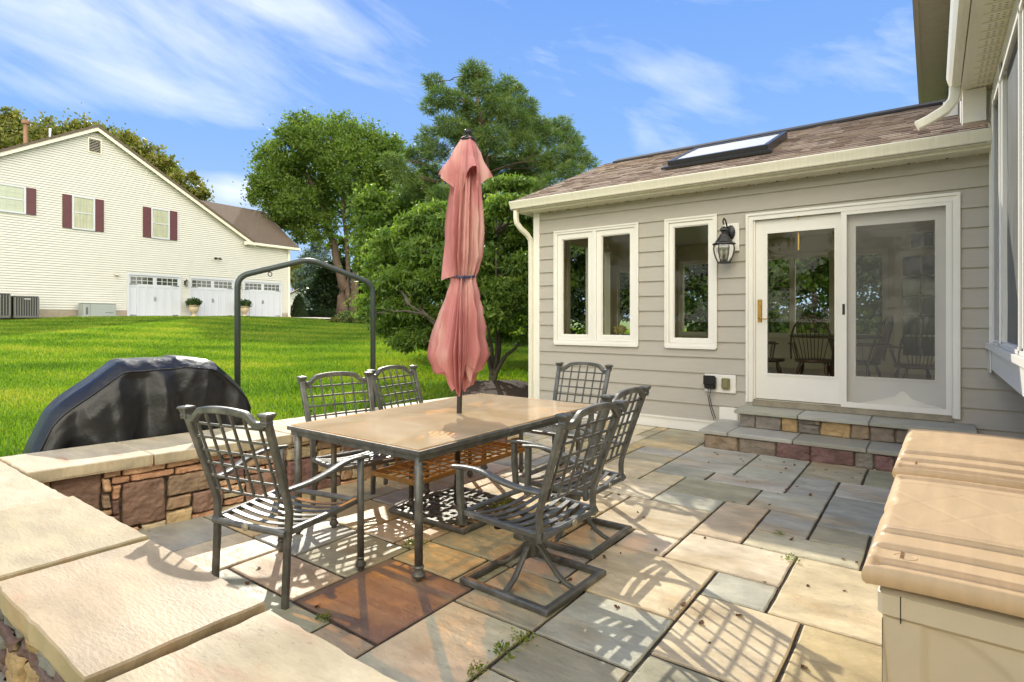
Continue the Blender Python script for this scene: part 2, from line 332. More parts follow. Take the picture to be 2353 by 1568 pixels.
# ------------------------------------------------------------------ ground
def sstep(a, b, x): t = max(0, min(1, (x - a) / (b - a))); return t * t * (3 - 2 * t)
def H(x, y):
    F = -.5952 * x + .8036 * y; r = .8036 * x + .5952 * y
    ramp = max(0, min(1, (F - 4.5) / 23)); ramp = ramp * (1.06 - .06 * ramp)
    top = 1.52 - .42 * sstep(-14, -7, r) - .3 * sstep(-5, 6, r)
    dx = max(-4.75 - x, x - 8, 0); dy = max(-3 - y, y - 7.2, 0); d = math.hypot(dx, dy)
    k = sstep(0, 2.4, d)
    far = -.0 * F
    return -.07 + (ramp * top + .05) * k + .03 * k * mn.noise(Vector((x * .35, y * .35, 0)))
def cw(r, F, z=None):
    x = -.5952 * F + .8036 * r; y = .8036 * F + .5952 * r
    return Vector((x, y, H(x, y) if z is None else z))
def terrain():
    mb = MB(); xs = []
    def ax(lo, hi, c0, c1, fine, coarse):
        v = []; p = lo
        while p < hi:
            v.append(p); p += fine if c0 < p < c1 else coarse
        v.append(hi); return v
    X = [-300, -200, -140, -100, -80] + ax(-70, 30, -34, 8, .6, 5) + [45, 80, 150, 300]
    Y = [-300, -150, -80, -50] + ax(-35, 90, -6, 38, .6, 5) + [110, 160, 300]
    for x in X:
        for y in Y: mb.v.append((x, y, H(x, y)))
    n = len(Y)
    for i in range(len(X) - 1):
        for j in range(n - 1): mb.f.append([i * n + j, (i + 1) * n + j, (i + 1) * n + j + 1, i * n + j + 1]); mb.c.append((1, 1, 1))
    o = mb.build('lawn_ground', m_soil, smooth=True); tag(o, kind='structure'); return o
terrain()
# rotate helper for things standing in the neighbour's frame
NB = cw(-20.3, 30, 1.5); NA = math.atan2(.9966, -.086)
def nbw(t, n, z): # neighbour frame -> world
    return Vector((NB.x + math.cos(NA) * t - math.sin(NA) * n, NB.y + math.sin(NA) * t + math.cos(NA) * n, z))
def nbinv(x, y):
    dx = x - NB.x; dy = y - NB.y; return (dx * math.cos(NA) + dy * math.sin(NA), -dx * math.sin(NA) + dy * math.cos(NA))
# ---- driveway in front of the garage doors
def drive():
    mb = MB(); L = []
    pts = []
    for i in range(25):
        t = -.6 + i * .9
        near = -1.2 - 2.6 * sstep(2, 8, t) - .6 * sstep(9, 20, t)
        row = []
        for k in range(8):
            n = .02 + (near) * k / 7
            p = nbw(t, n if t < 9.95 else n + 8 * (1 - k / 7) * min(1, (t - 9.9) / 2), 0); row.append((p.x, p.y, max(H(p.x, p.y), 0) + .035))
        pts.append(row)
    for i in range(24):
        for k in range(7):
            mb.add([pts[i][k], pts[i + 1][k], pts[i + 1][k + 1], pts[i][k + 1]], [(0, 1, 2, 3)])
    o = mb.build('driveway', m_asph); tag(o, kind='structure')
drive()
# ------------------------------------------------------------------ grass
def grassmesh(name, pts, hts, wid, rng):
    n = len(pts); ang = rng.uniform(0, 2 * np.pi, n); lean = rng.normal(0, .45, n); la = rng.uniform(0, 2 * np.pi, n)
    dx = np.cos(ang) * wid; dy = np.sin(ang) * wid
    v = np.empty((n, 3, 3)); v[:, 0] = pts; v[:, 1] = pts; v[:, 2] = pts
    v[:, 0, 0] -= dx; v[:, 0, 1] -= dy; v[:, 1, 0] += dx; v[:, 1, 1] += dy
    v[:, 2, 2] += hts; v[:, 2, 0] += np.cos(la) * lean * hts; v[:, 2, 1] += np.sin(la) * lean * hts
    return v.reshape(-1, 3)
def trimesh(name, v, k, mat_, rnd, kind=None, parent=None):
    if parent is not None: v = v - np.array(rootof(parent).location)[None]
    me = bpy.data.meshes.new(name); nv = len(v); nf = nv // k
    me.vertices.add(nv); me.vertices.foreach_set('co', v.astype(np.float32).ravel())
    me.loops.add(nv); me.loops.foreach_set('vertex_index', np.arange(nv, dtype=np.int32))
    me.polygons.add(nf); me.polygons.foreach_set('loop_start', np.arange(0, nv, k, dtype=np.int32))
    try: me.polygons.foreach_set('loop_total', np.full(nf, k, dtype=np.int32))
    except Exception: pass
    me.update(calc_edges=True)
    at = me.attributes.new('rnd', 'FLOAT', 'FACE'); at.data.foreach_set('value', rnd.astype(np.float32))
    me.materials.append(mat_); o = bpy.data.objects.new(name, me); C.objects.link(o)
    if parent: o.parent = parent; KIDS.setdefault(parent.name, []).append(o)
    if kind: o['kind'] = kind
    return o
m_grass = leafmat('grass_blades', [(.06, .125, .012), (.115, .22, .016), (.19, .29, .022), (.33, .34, .05)], .45, .45)
def in_wall_or_house(x, y):
    if y < .47 and False: return True
    if -4.62 + .10 * 0 < x and x < 9 and -1 < y < 7.1 and x > -4.98 + .1 * (y - 1): return True
    if x > -4.85 and 7.0 < y < 12.9: return True
    return False
def lawn():
    rng = np.random.default_rng(3); n = 560000
    F = rng.uniform(3.2, 33, n); r = rng.uniform(-1.02, .34, n) * F
    x = -.5952 * F + .8036 * r; y = .8036 * F + .5952 * r
    keep = np.ones(n, bool); z = np.empty(n)
    co_, si = math.cos(NA), math.sin(NA)
    for i in range(n):
        X = x[i]; Y = y[i]
        if X > -5.05 + .1 * (Y - 1) and (-1 < Y < 5.3): keep[i] = False; continue
        if X > -4.9 and Y < 13: keep[i] = False; continue
        if (X + 5.85) ** 2 + (Y - 7.75) ** 2 < .72: keep[i] = False; continue
        dx = X - NB.x; dy = Y - NB.y; t = dx * co_ + dy * si; nn = -dx * si + dy * co_
        if nn > -.3: keep[i] = False; continue
        if t > -.6 and nn > -1.25 - 2.6 * sstep(2, 8, t) - .6 * sstep(9, 20, t): keep[i] = False; continue
        z[i] = H(X, Y)
    near = rng.uniform(0, 1, (90000, 2)) * np.array([10, 4.4])[None] + np.array([-7.5, -4])[None]
    near = near[(near[:, 1] < .44)]; xn, yn = near[:, 0], near[:, 1]; zn = np.array([H(a, b) for a, b in near])
    x = x[keep]; y = y[keep]; z = z[keep]; F = F[keep]
    x = np.concatenate([x, xn]); y = np.concatenate([y, yn]); z = np.concatenate([z, zn]); F = np.concatenate([F, np.full(len(xn), 3.0)]); m = len(x)
    h = rng.uniform(.03, .085, m) * (1 + .35 * np.clip((6 - F) / 3, 0, 1)); w = .0011 * F * rng.uniform(.7, 1.3, m) + .001
    v = grassmesh('grass', np.stack([x, y, z - .005], 1), h, w, rng)
    fq = F * 1.0; rq = .8036 * x + .5952 * y
    pat = .5 + .20 * np.sin(x * .8 + 1.3 * np.sin(y * .7)) * np.sin(y * .9 + x * .3) + .16 * np.sin(fq * 3.1 + .8 * np.sin(rq * .9)) + .14 * np.sin(rq * 2.3 + 2 * np.sin(fq * 1.7)) * np.sin(fq * 2.2) + rng.normal(0, .20, m)
    trimesh('grass', v, 3, m_grass, np.clip(pat, 0, 1), 'stuff')
lawn()
# ------------------------------------------------------------------ patio
CREAM = (.61, .50, .315); CREAM2 = (.66, .56, .38); BLUE = (.37, .35, .285); BLUE2 = (.48, .445, .355); OLIVE = (.39, .35, .23); RED = (.22, .135, .095); TANR = (.50, .37, .23); GOLD = (.54, .42, .215)
def patio():
    U = .16; rnd = random.Random(5)
    # known stones in metres (x0,y0,x1,y1,colour)
    S_ = [(-2.56, 1.62, -1.92, 2.26, RED), (-1.92, 2.10, -1.44, 2.58, OLIVE), (-2.08, 2.26, -1.92, 2.58, OLIVE), (-2.08, 5.30, -1.44, 6.26, BLUE2), (-1.44, 5.30, -.96, 6.26, BLUE2), (-.96, 5.62, -.48, 6.26, OLIVE), (-.48, 5.62, 0, 6.26, OLIVE),
          (-2.08, 4.98, -1.6, 5.30, BLUE), (-1.6, 4.98, -.96, 5.30, BLUE2), (-.96, 4.98, -.64, 5.62, BLUE), (-.64, 5.14, 0, 5.62, BLUE2),
          (-.64, 4.34, 0, 5.14, BLUE), (-.64, 4.02, -.32, 4.34, OLIVE), (-.32, 3.70, 0, 4.34, CREAM), (-1.76, 4.50, -1.12, 4.98, OLIVE),
          (-1.76, 4.18, -1.28, 4.50, BLUE2), (-1.12, 4.50, -.64, 4.98, BLUE2), (-1.28, 3.70, -.96, 4.50, CREAM), (-.96, 4.02, -.64, 4.50, BLUE),
          (-.96, 3.70, -.32, 4.02, CREAM2), (-1.28, 3.22, -.64, 3.70, CREAM2), (-.64, 2.90, .16, 3.70, CREAM), (-.96, 2.90, -.64, 3.22, BLUE2),
          (-.96, 2.26, -.48, 2.90, CREAM), (-.48, 2.10, .16, 2.90, GOLD), (-1.60, 2.58, -.96, 3.22, CREAM), (-1.60, 3.22, -1.28, 3.54, CREAM2),
          (-1.92, 3.54, -1.28, 4.18, CREAM), (-2.08, 4.66, -1.76, 4.98, CREAM), (-2.40, 4.18, -1.76, 4.66, CREAM2), (-2.56, 4.66, -2.08, 5.30, CREAM),
          (-1.44, 2.10, -.96, 2.58, BLUE2), (-1.92, 1.30, -1.44, 2.10, CREAM2), (-2.08, 2.10, -1.44, 2.58, OLIVE), (-2.56, 2.26, -2.08, 2.58, GOLD),
          (-2.56, 1.62, -1.92, 2.26, RED), (-3.20, 1.62, -2.56, 1.94, TANR), (-3.04, 1.94, -2.56, 2.42, OLIVE), (-3.68, 1.46, -3.20, 1.94, CREAM),
          (-4.32, .82, -3.68, 1.94, BLUE), (-3.20, 1.14, -2.24, 1.62, OLIVE), (-2.24, 1.14, -1.92, 1.62, TANR), (-1.44, 1.78, -.96, 2.10, OLIVE),
          (-1.44, 1.14, -1.28, 1.78, CREAM), (-2.72, 6.26, -2.08, 7.06, OLIVE), (-2.72, 5.94, -2.08, 6.26, GOLD), (-2.56, 5.30, -2.08, 5.62, OLIVE), (-2.56, 5.62, -2.08, 5.94, BLUE2)]
    x0, y0 = -5.44, .18; nx, ny = 50, 43; occ = [[False] * ny for _ in range(nx)]; out = []
    for a, b, c, d, col in S_:
        i0 = round((a - x0) / U); j0 = round((b - y0) / U); i1 = round((c - x0) / U); j1 = round((d - y0) / U)
        ok = all(not occ[i][j] for i in range(i0, min(i1, nx)) for j in range(max(j0, 0), min(j1, ny)))
        if not ok: continue
        for i in range(i0, min(i1, nx)):
            for j in range(max(j0, 0), min(j1, ny)): occ[i][j] = True
        out.append((a, b, c, d, col))
    pal = [CREAM, CREAM2, CREAM, BLUE2, OLIVE, GOLD, BLUE, CREAM]
    for j in range(ny):
        for i in range(nx):
            if occ[i][j]: continue
            best = (1, 1)
            opts = [(4, 3), (3, 4), (4, 4), (3, 2), (2, 3), (5, 3), (3, 3), (2, 4), (4, 2), (2, 2)]; rnd.shuffle(opts)
            opts += [(3, 1), (1, 3), (2, 1), (1, 2)]
            for w, h in opts:
                if i + w <= nx and j + h <= ny and all(not occ[a][b] for a in range(i, i + w) for b in range(j, j + h)): best = (w, h); break
            w, h = best
            for a in range(i, i + w):
                for b in range(j, j + h): occ[a][b] = True
            X, Y = x0 + i * U, y0 + j * U
            out.append((X, Y, X + w * U, Y + h * U, rnd.choice(pal)))
    mb = MB()
    for a, b, c, d, col in out:
        if d < .93 or c < -4.75 or (b > 5.3 and c < -4.4): continue
        k = 1 + rnd.uniform(-.07, .07); mb.col = tuple(min(.8, v * k * rnd.uniform(.97, 1.03)) for v in col)
        g = .009; jt = lambda: rnd.uniform(-.0025, .0025); zt = rnd.uniform(-.002, .002)
        cs = []
        # wobbly outline, chamfered to the top
        def edge(p, q, n=5):
            for e in range(n):
                t = e / n; cs.append((p[0] + (q[0] - p[0]) * t + jt(), p[1] + (q[1] - p[1]) * t + jt()))
        P = [(a + g, b + g), (c - g, b + g), (c - g, d - g), (a + g, d - g)]
        for q in range(4): edge(P[q], P[(q + 1) % 4])
        cx, cy = (a + c) / 2, (b + d) / 2; n = len(cs)
        vs = [(x, y, -.05) for x, y in cs] + [(x, y, -.005 + zt) for x, y in cs]
        def ins(x, y, s_): return (x + (cx - x) / max(abs(cx - x), .001) * s_ * (abs(x - cx) > .4 * (c - a)), y + (cy - y) / max(abs(cy - y), .001) * s_ * (abs(y - cy) > .4 * (d - b)))
        vs += [(*ins(x, y, .007), zt) for x, y in cs]
        fs = [tuple(range(2 * n, 3 * n))]
        for r in (0, 1):
            for i in range(n): q = (i + 1) % n; fs.append((r * n + i, r * n + q, (r + 1) * n + q, (r + 1) * n + i))
        mb.add(vs, fs)
    o = mb.build('patio', m_patio); tag(o, kind='structure')
    b = MB().box(-4.85, 2.5, .62, 7.07, -.075, -.011); q = b.build('patio_joints', m_joint); tag(q, kind='structure')
patio()
# near camera: ground behind the seat wall is lawn; patio runs on below the boxes
def mound():
    mb = MB()
    def f(u, v):
        a = v * 2 * math.pi; r = u * (.98 + .10 * math.sin(3 * a) + .08 * math.sin(7 * a)); x = -5.85 + r * math.cos(a); y = 7.75 + r * 1.05 * math.sin(a)
        return (x, y, H(x, y) + .10 * (1 - u * u) + .012 + .012 * mn.noise(Vector((x * 6, y * 6, 0))))
    mb.grid(f, 10, 40); o = mb.build('mulch_bed', m_dirt, smooth=True); tag(o, kind='structure')
mound()
# ------------------------------------------------------------------ fieldstone faces
FS = [(.24, .135, .10), (.28, .17, .12), (.36, .25, .16), (.56, .31, .18), (.62, .39, .23), (.62, .50, .31), (.36, .31, .20), (.24, .13, .11), (.46, .30, .18), (.62, .45, .24)]
FS2 = [(.15, .12, .095), (.13, .075, .065), (.17, .16, .14), (.33, .22, .11), (.14, .09, .08), (.22, .19, .14), (.12, .11, .10)]
FS3 = [(.25, .20, .15), (.21, .115, .10), (.25, .22, .18), (.50, .34, .16), (.24, .13, .12), (.35, .26, .17)]
def stoneface(mb, p0, p1, z0, z1, seed, pal, U=.052, opts=None, big=1.0, proud=.03):
    """fill the face between p0 and p1 (ground points, seen from the right of p0->p1) with irregular rounded stones"""
    rnd = random.Random(seed); d = Vector((p1[0] - p0[0], p1[1] - p0[1], 0)); L = d.length; d.normalize(); nrm = Vector((d.y, -d.x, 0))
    nx = max(1, int(round(L / U))); nz = max(1, int(round((z1 - z0) / U))); ux = L / nx; uz = (z1 - z0) / nz
    occ = [[False] * nz for _ in range(nx)]
    for j in range(nz):
        for i in range(nx):
            if occ[i][j]: continue
            o_ = [(5, 4), (6, 3), (4, 3), (3, 2), (5, 1), (4, 1), (3, 1), (5, 5), (7, 4), (4, 2), (6, 5), (5, 6), (3, 1), (4, 1), (2, 1), (3, 2), (2, 2), (4, 2), (3, 1)]; rnd.shuffle(o_)
            if opts: o_ = list(opts); rnd.shuffle(o_)
            o_ += [(3, 2), (2, 2), (3, 1), (2, 1), (1, 2), (1, 1)]
            for w, h in o_:
                if i + w <= nx and j + h <= nz and all(not occ[a][b] for a in range(i, i + w) for b in range(j, j + h)): break
            for a in range(i, i + w):
                for b in range(j, j + h): occ[a][b] = True
            thin = h == 1
            c = rnd.choice(pal[3:6] + pal[3:5] if thin and len(pal) > 7 else pal[:3] + pal[6:9] if w * h > 10 and len(pal) > 7 else pal)
            k = rnd.uniform(.85, 1.15); mb.col = tuple(v * k for v in c)
            a0, a1_ = i * ux + .004, (i + w) * ux - .004; b0, b1 = z0 + j * uz + .0035, z0 + (j + h) * uz - .0035
            jj = [(rnd.uniform(-.010, .010), rnd.uniform(-.007, .007)) for _ in range(4)]; sd_ = rnd.random() * 50; pr = proud * rnd.uniform(.6, 1.25)
            n1_ = max(3, w + 2); n2 = max(3, h + 2)
            def f(u, v):
                s0 = a0 + (a1_ - a0) * u; z = b0 + (b1 - b0) * v
                s0 += (jj[0][0] * (1 - u) * (1 - v) + jj[1][0] * u * (1 - v) + jj[2][0] * u * v + jj[3][0] * (1 - u) * v)
                z += (jj[0][1] * (1 - u) * (1 - v) + jj[1][1] * u * (1 - v) + jj[2][1] * u * v + jj[3][1] * (1 - u) * v)
                hw, hh = (a1_ - a0) / 2, (b1 - b0) / 2; cr = min(.014, hh * .5); px_, pz_ = abs(u - .5) * 2 * hw, abs(v - .5) * 2 * hh
                ox, oz = max(0, px_ - (hw - cr)), max(0, pz_ - (hh - cr)); e = cr - math.hypot(ox, oz) if (ox or oz) else min(hw - px_, hh - pz_)
                e += .006 * mn.noise(Vector((s0 * 22, z * 22, sd_ + 9)))
                dep = pr * max(-.9, min(1, e / .010)) if e < 0 else pr * (min(1, e / .007) ** .5)
                dep += (.012 * mn.noise(Vector((s0 * 13, z * 13, sd_))) + .006 * mn.noise(Vector((s0 * 40, z * 40, sd_)))) * (e > .003)
                p = Vector((p0[0], p0[1], 0)) + d * s0 + nrm * dep; return (p.x, p.y, z)
            us = max(10, n1_ * 4); vs_ = max(8, n2 * 4)
            mb.grid(f, us, vs_)
# ------------------------------------------------------------------ seat wall
sw = thing('stone_seat_wall', 'low L-shaped fieldstone seat wall with pale sandstone cap slabs around the patio', 'wall', (-4.3, 1.0, 0))
CZ0, CZ1 = .425, .50
def innerx(y): return -4.27 + .148 * (y - .95)
def outerx(y): return -4.88 + .105 * (y - 1.1)
def slab(name, quad, col, seed, parent, z0=CZ0, z1=CZ1, b=.006, rough=.004):
    rnd = random.Random(seed); n = len(quad); cs = []
    for q in range(n):
        p, r = Vector(quad[q]), Vector(quad[(q + 1) % n]); m = max(3, int((r - p).length / .05))
        for e in range(m):
            w = 0 if e == 0 else rough; pt = p + (r - p) * (e / m); cs.append(Vector((pt.x + rnd.uniform(-w, w), pt.y + rnd.uniform(-w, w))))
    c = sum(cs, Vector((0, 0))) / len(cs); k = len(cs); vs = []
    for z, i in ((z0, .004), (z0 + .015, 0), (z1 - b, 0), (z1, b)):
        for p in cs: dd = (c - p); q = p + dd.normalized() * (i + (rnd.uniform(0, rough) if z < z1 - b * 1.5 else 0)); vs.append((q.x, q.y, z))
    fs = [tuple(range(k - 1, -1, -1)), tuple(range(3 * k, 4 * k))]
    for r in range(3):
        for i in range(k): j = (i + 1) % k; fs.append((r * k + i, r * k + j, (r + 1) * k + j, (r + 1) * k + i))
    mb = MB(); mb.col = col; mb.add(vs, fs)
    return mb.build(name, m_cap, parent)
CAPC = [(.44, .36, .215), (.42, .34, .20), (.46, .375, .235), (.43, .35, .21)]
gx = [.62, -.72, -1.70, -2.585, -3.495]
for i in range(4):
    y1 = .985 + (0 if i != 1 else .004); slab('cap_slab', [(gx[i + 1] + .009, .505 + .006 * (i % 2)), (gx[i] - .009, .505), (gx[i] - .009, y1), (gx[i + 1] + .009, y1)], CAPC[(i + 2) % 4] if i != 2 else (.42, .32, .195), 11 + i, sw, z1=CZ1 + [-.022, -.020, .0, .010][i])
slab('cap_slab', [(-4.95, .50), (-3.507, .50), (-3.507, .975), (-4.265, .965), (-4.95, .965)], (.49, .41, .27), 19, sw)
yy = [.975, 1.62, 2.55, 3.5, 4.35, 5.2]
for i in range(5):
    a, b = yy[i] + .005, yy[i + 1] - .005
    slab('cap_slab', [(outerx(a), a), (innerx(a) + .0, a), (innerx(b), b), (outerx(b), b)], [(.50, .42, .28), (.46, .39, .26), (.49, .39, .25)][i % 3], 30 + i, sw, z1=CZ1 - .003 * (i % 2))
mb = MB()
stoneface(mb, (innerx(.9) - .075, .9), (innerx(5.15) - .075, 5.15), -.02, CZ0, 3, FS)
stoneface(mb, (-4.75, .535), (.6, .535), -.08, CZ0, 4, FS2, proud=.02)
stoneface(mb, (.6, .95), (-4.3, .95), -.02, CZ0, 7, FS)
stoneface(mb, (innerx(5.15) - .07, 5.18), (outerx(5.15) + .05, 5.18), -.02, CZ0, 8, FS)
stoneface(mb, (outerx(5.15) + .07, 5.15), (outerx(.5) + .07, .5), -.08, CZ0, 9, FS)
mb.build('stone_face', m_field, sw, smooth=True)
mb = MB(); mb.box(-4.9 + .12, .6, .54, .94, -.08, CZ0 - .003)
mb.prism([(outerx(.94) + .08, .94), (innerx(.94) - .09, .94), (innerx(5.17) - .09, 5.17), (outerx(5.17) + .08, 5.17)], -.08, CZ0 - .003, 'z')
mb.build('mortar', m_mortar, sw)
# shells / pebbles lying on the cap
for (x, y, s_, lab) in ((-4.02, .77, .055, 'small weathered brown stone chip lying on the seat wall cap'), (-4.3, .66, .05, 'pale pinkish shell piece at the left end of the wall cap')):
    mb = MB()
    mb.grid(lambda u, v: (x + s_ * (1 + .3 * math.sin(5 * u * 6.28)) * math.cos(2 * math.pi * u) * math.sin(math.pi * v), y + .5 * s_ * (1 + .2 * math.sin(3 * u * 6.28)) * math.sin(2 * math.pi * u) * math.sin(math.pi * v), CZ1 + .012 - .016 * math.cos(math.pi * v)), 14, 6, wrap=True)
    tag(mb.build('stone_chip', mat('chip' + str(x), (.3, .2, .12) if x > -4.2 else (.6, .48, .42), .7, var=.3, vscale=30, bump=.6), smooth=True), lab, 'stone')
# ------------------------------------------------------------------ the steps
st = thing('stone_steps', 'two broad bluestone steps with fieldstone risers below the sliding door', 'steps', (-.9, 6.6, 0))
for x_, y_, a_, b_, sd_ in ((-2.02, 6.27, -.01, .15, 21), (-1.74, 6.67, .19, .345, 22)):
    mb = MB(); stoneface(mb, (x_, y_), (.3, y_), a_, b_, sd_, FS3, U=.053, proud=.03, opts=[(6, 3), (5, 3), (4, 3), (3, 3), (7, 3), (4, 2)] if sd_ == 22 else [(6, 3), (5, 3), (4, 3), (7, 3), (3, 3)])
    stoneface(mb, (x_ + .02, 7.08), (x_ + .02, y_), a_, b_, sd_ + 2, FS3, U=.05, proud=.02); mb.build('riser', m_field, st, smooth=True)
mb = MB(); mb.box(-1.995, .3, 6.275, 7.085, -.02, .149); mb.box(-1.715, .3, 6.675, 7.085, .15, .344); mb.build('step_core', m_mortar, st)
m_tread = mat('bluestone_tread', attr=True, rough=.5, var=.14, vscale=4, bump=.4, bscale=12, rvar=.15)
def tread(x0, x1, y0, y1, z0, z1, col):
    mb = MB(); mb.col = col; mb.bbox(x0, x1, y0, y1, z0, z1, .006); mb.build('tread', m_tread, st)
for a, b, c in ((-2.06, -1.757, (.40, .385, .33)), (-1.75, -1.127, (.43, .415, .36)), (-1.12, -.497, (.34, .32, .255)), (-.49, .33, (.34, .325, .27))): tread(a, b, 6.225, 6.70 if a > -1.8 else 7.05, .150, .192, c)
for a, b, c in ((-1.79, -1.147, (.37, .36, .285)), (-1.14, -.507, (.43, .42, .36)), (-.50, .33, (.36, .35, .29))): tread(a, b, 6.60, 7.06, .345, .387, c)

# ------------------------------------------------------------------ our house
WY = 7.09
hs = thing('house', 'taupe sided sunroom wing with brown shingle roof and white trim on the right', 'house', (-2, 7.1, 0))
OPEN = [(-4.46, -3.142, 1.05, 2.685), (-2.774, -2.116, 1.05, 2.685), (-1.769, .214, .43, 2.636)]
def intervals(x0, x1, za, zb, opens):
    iv = [(x0, x1)]
    for a, b, c, d in opens:
        if c < zb - 1e-4 and d > za + 1e-4:
            nv = []
            for p, q in iv:
                if b <= p or a >= q: nv.append((p, q)); continue
                if a > p: nv.append((p, a))
                if b < q: nv.append((b, q))
            iv = nv
    return iv
def siding(mb, x0, x1, y, z0, z1, step, opens, off0, t=.019, joints=None):
    k0 = int(math.floor((z0 - off0) / step))
    k = k0
    while off0 + k * step < z1 - 1e-4:
        a, b = off0 + k * step, off0 + (k + 1) * step; lo, hi = max(a, z0), min(b, z1)
        br = sorted({lo, hi} | {v for o_ in opens for v in o_[2:] if lo < v < hi})
        for u, v in zip(br, br[1:]):
            for p, q in intervals(x0, x1, u, v, opens):
                yo = lambda z: y - .003 - t * (1 - (z - a) / step)
                if u == a and u + .009 < v: u_ = u + .009
                else: u_ = u
                mb.add([(p, yo(u_), u_), (q, yo(u_), u_), (q, yo(v), v), (p, yo(v), v), (p, y, u_), (q, y, u_), (q, y, v), (p, y, v)],
                       [(0, 1, 2, 3), (0, 4, 5, 1), (0, 3, 7, 4), (1, 5, 6, 2), (3, 2, 6, 7)])
        k += 1
mb = MB(); siding(mb, -4.72, 1.30, WY, .155, 2.99, .1945, OPEN, .1415); mb.build('siding', m_siding, hs)
def solid(mb, x0, x1, y0, y1, z0, z1, opens, ax='y'):
    br = sorted({z0, z1} | {v for o_ in opens for v in o_[2:] if z0 < v < z1})
    for u, v in zip(br, br[1:]):
        for p, q in intervals(x0, x1, u, v, opens):
            if ax == 'y': mb.box(p, q, y0, y1, u, v)
            else: mb.box(y0, y1, p, q, u, v)
ins = lambda o_: (o_[0] + .03, o_[1] - .03, o_[2] + .03, o_[3] - .03)
mb = MB(); solid(mb, -4.80, 1.28, WY + .002, WY + .13, 0, 3.05, [ins(o_) for o_ in OPEN])
BW = [(-4.75 + .25, -3.2, 1.12, 2.62), (-2.95, -1.6, 1.12, 2.62), (-1.30, -.74, 1.12, 2.62)]
solid(mb, -4.80, 1.28, 12.5, 12.62, 0, 3.05, BW)
LW = [(7.9, 9.3, 1.12, 2.62), (9.7, 11.9, 1.12, 2.3)]
solid(mb, WY + .131, 12.499, -4.80, -4.70, 0, 3.05, LW, 'x')
mb.box(1.16, 1.28, WY + .131, 12.499, 0, 3.05)
mb.build('inner_wall', m_int, hs)
mb = MB(); mb.box(-4.69, 1.15, WY + .135, 12.49, .30, .42); mb.build('interior_floor', m_intf, hs)
mb = MB(); mb.box(-4.79, 1.27, WY + .01, 12.61, 3.055, 3.09); mb.build('ceiling', m_trim, hs)
# corner board, skirt
mb = MB(); mb.box(-4.83, -4.722, WY - .028, WY + .0015, 0, 2.985); mb.box(-4.83, -4.803, WY + .002, WY + .10, 0, 2.985); mb.build('corner_board', m_trim, hs)
mb = MB(); mb.box(-4.721, -2.07, WY - .022, WY - .001, 0.0, .152); mb.box(-4.721, -1.80, WY - .035, WY - .0225, .128, .150); mb.build('skirt_board', m_trim, hs)
mb = MB(); mb.box(.36, 1.1, WY - .022, WY - .001, 0.0, .152); mb.build('skirt_board', m_trim, hs)
mb = MB(); mb.box(-2.086, -1.872, WY - .03, WY - .018, .18, .337); mb.box(-2.075, -1.883, WY - .034, WY - .0305, .19, .327); mb.build('crawl_vent', m_trim, hs)
siding_l = MB()
k = 0
while .15 + k * .1945 < 3:
    a = .15 + k * .1945; b = min(3.0, a + .1945)
    for p, q in intervals(WY + .13, 12.6, a, b, [(7.8, 9.4, 1.02, 2.72), (9.6, 12.0, 1.02, 2.4)]): siding_l.add([(-4.82, p, a), (-4.82, q, a), (-4.803, q, b), (-4.803, p, b), (-4.801, p, a), (-4.801, q, a)], [(0, 1, 2, 3), (0, 4, 5, 1)])
    k += 1
zr = lambda y: 3.13 + .406 * (y - 6.70)
siding_l.prism([(WY, 3.0), (12.6, 3.0), (9.84, zr(9.84) - .1)], -4.815, -4.7, 'x')
siding_l.build('side_siding', m_siding, hs)
# windows
def casing(mb, x0, x1, z0, z1, y, w=.05, d=.03, sill=False):
    mb.box(x0, x0 + w, y - d, y, z0, z1); mb.box(x1 - w, x1, y - d, y, z0, z1)
    mb.box(x0 + w, x1 - w, y - d, y, z1 - w, z1); mb.box(x0 + w, x1 - w, y - d, y, z0, z0 + w)
    # back band
    mb.box(x0 - .004, x0 + .018, y - d - .012, y - d - .0005, z0 - .004, z1 + .004); mb.box(x1 - .018, x1 + .004, y - d - .012, y - d - .0005, z0 - .004, z1 + .004)
    mb.box(x0 + .018, x1 - .018, y - d - .012, y - d - .0005, z1 - .018, z1 + .004); mb.box(x0 + .018, x1 - .018, y - d - .012, y - d - .0005, z0 - .004, z0 + .018)
def sash(p, x0, x1, z0, z1, y, w=.055, d=.05, hinge=None):
    mb = MB(); mb.box(x0, x0 + w, y, y + d, z0, z1); mb.box(x1 - w, x1, y, y + d, z0, z1); mb.box(x0 + w, x1 - w, y, y + d, z1 - w, z1); mb.box(x0 + w, x1 - w, y, y + d, z0, z0 + w)
    mb.box(x0 + w, x0 + w + .012, y + .014, y + d, z0 + w, z1 - w); mb.box(x1 - w - .012, x1 - w, y + .014, y + d, z0 + w, z1 - w)
    mb.box(x0 + w + .012, x1 - w - .012, y + .014, y + d, z1 - w - .012, z1 - w); mb.box(x0 + w + .012, x1 - w - .012, y + .014, y + d, z0 + w, z0 + w + .012)
    mb.build('sash', m_trim, p)
    g = MB(); g.add([(x0 + w - .002, y + .032, z0 + w - .002), (x1 - w + .002, y + .032, z0 + w - .002), (x1 - w + .002, y + .032, z1 - w + .002), (x0 + w - .002, y + .032, z1 - w + .002)], [(0, 1, 2, 3)]); g.build('pane', m_glass, p)
    if hinge is not None:
        for zz in (z0 + .28, z1 - .42): MB().box(hinge - .008, hinge + .008, y + d, y + d + .03, zz, zz + .09).build('latch', m_black, p)
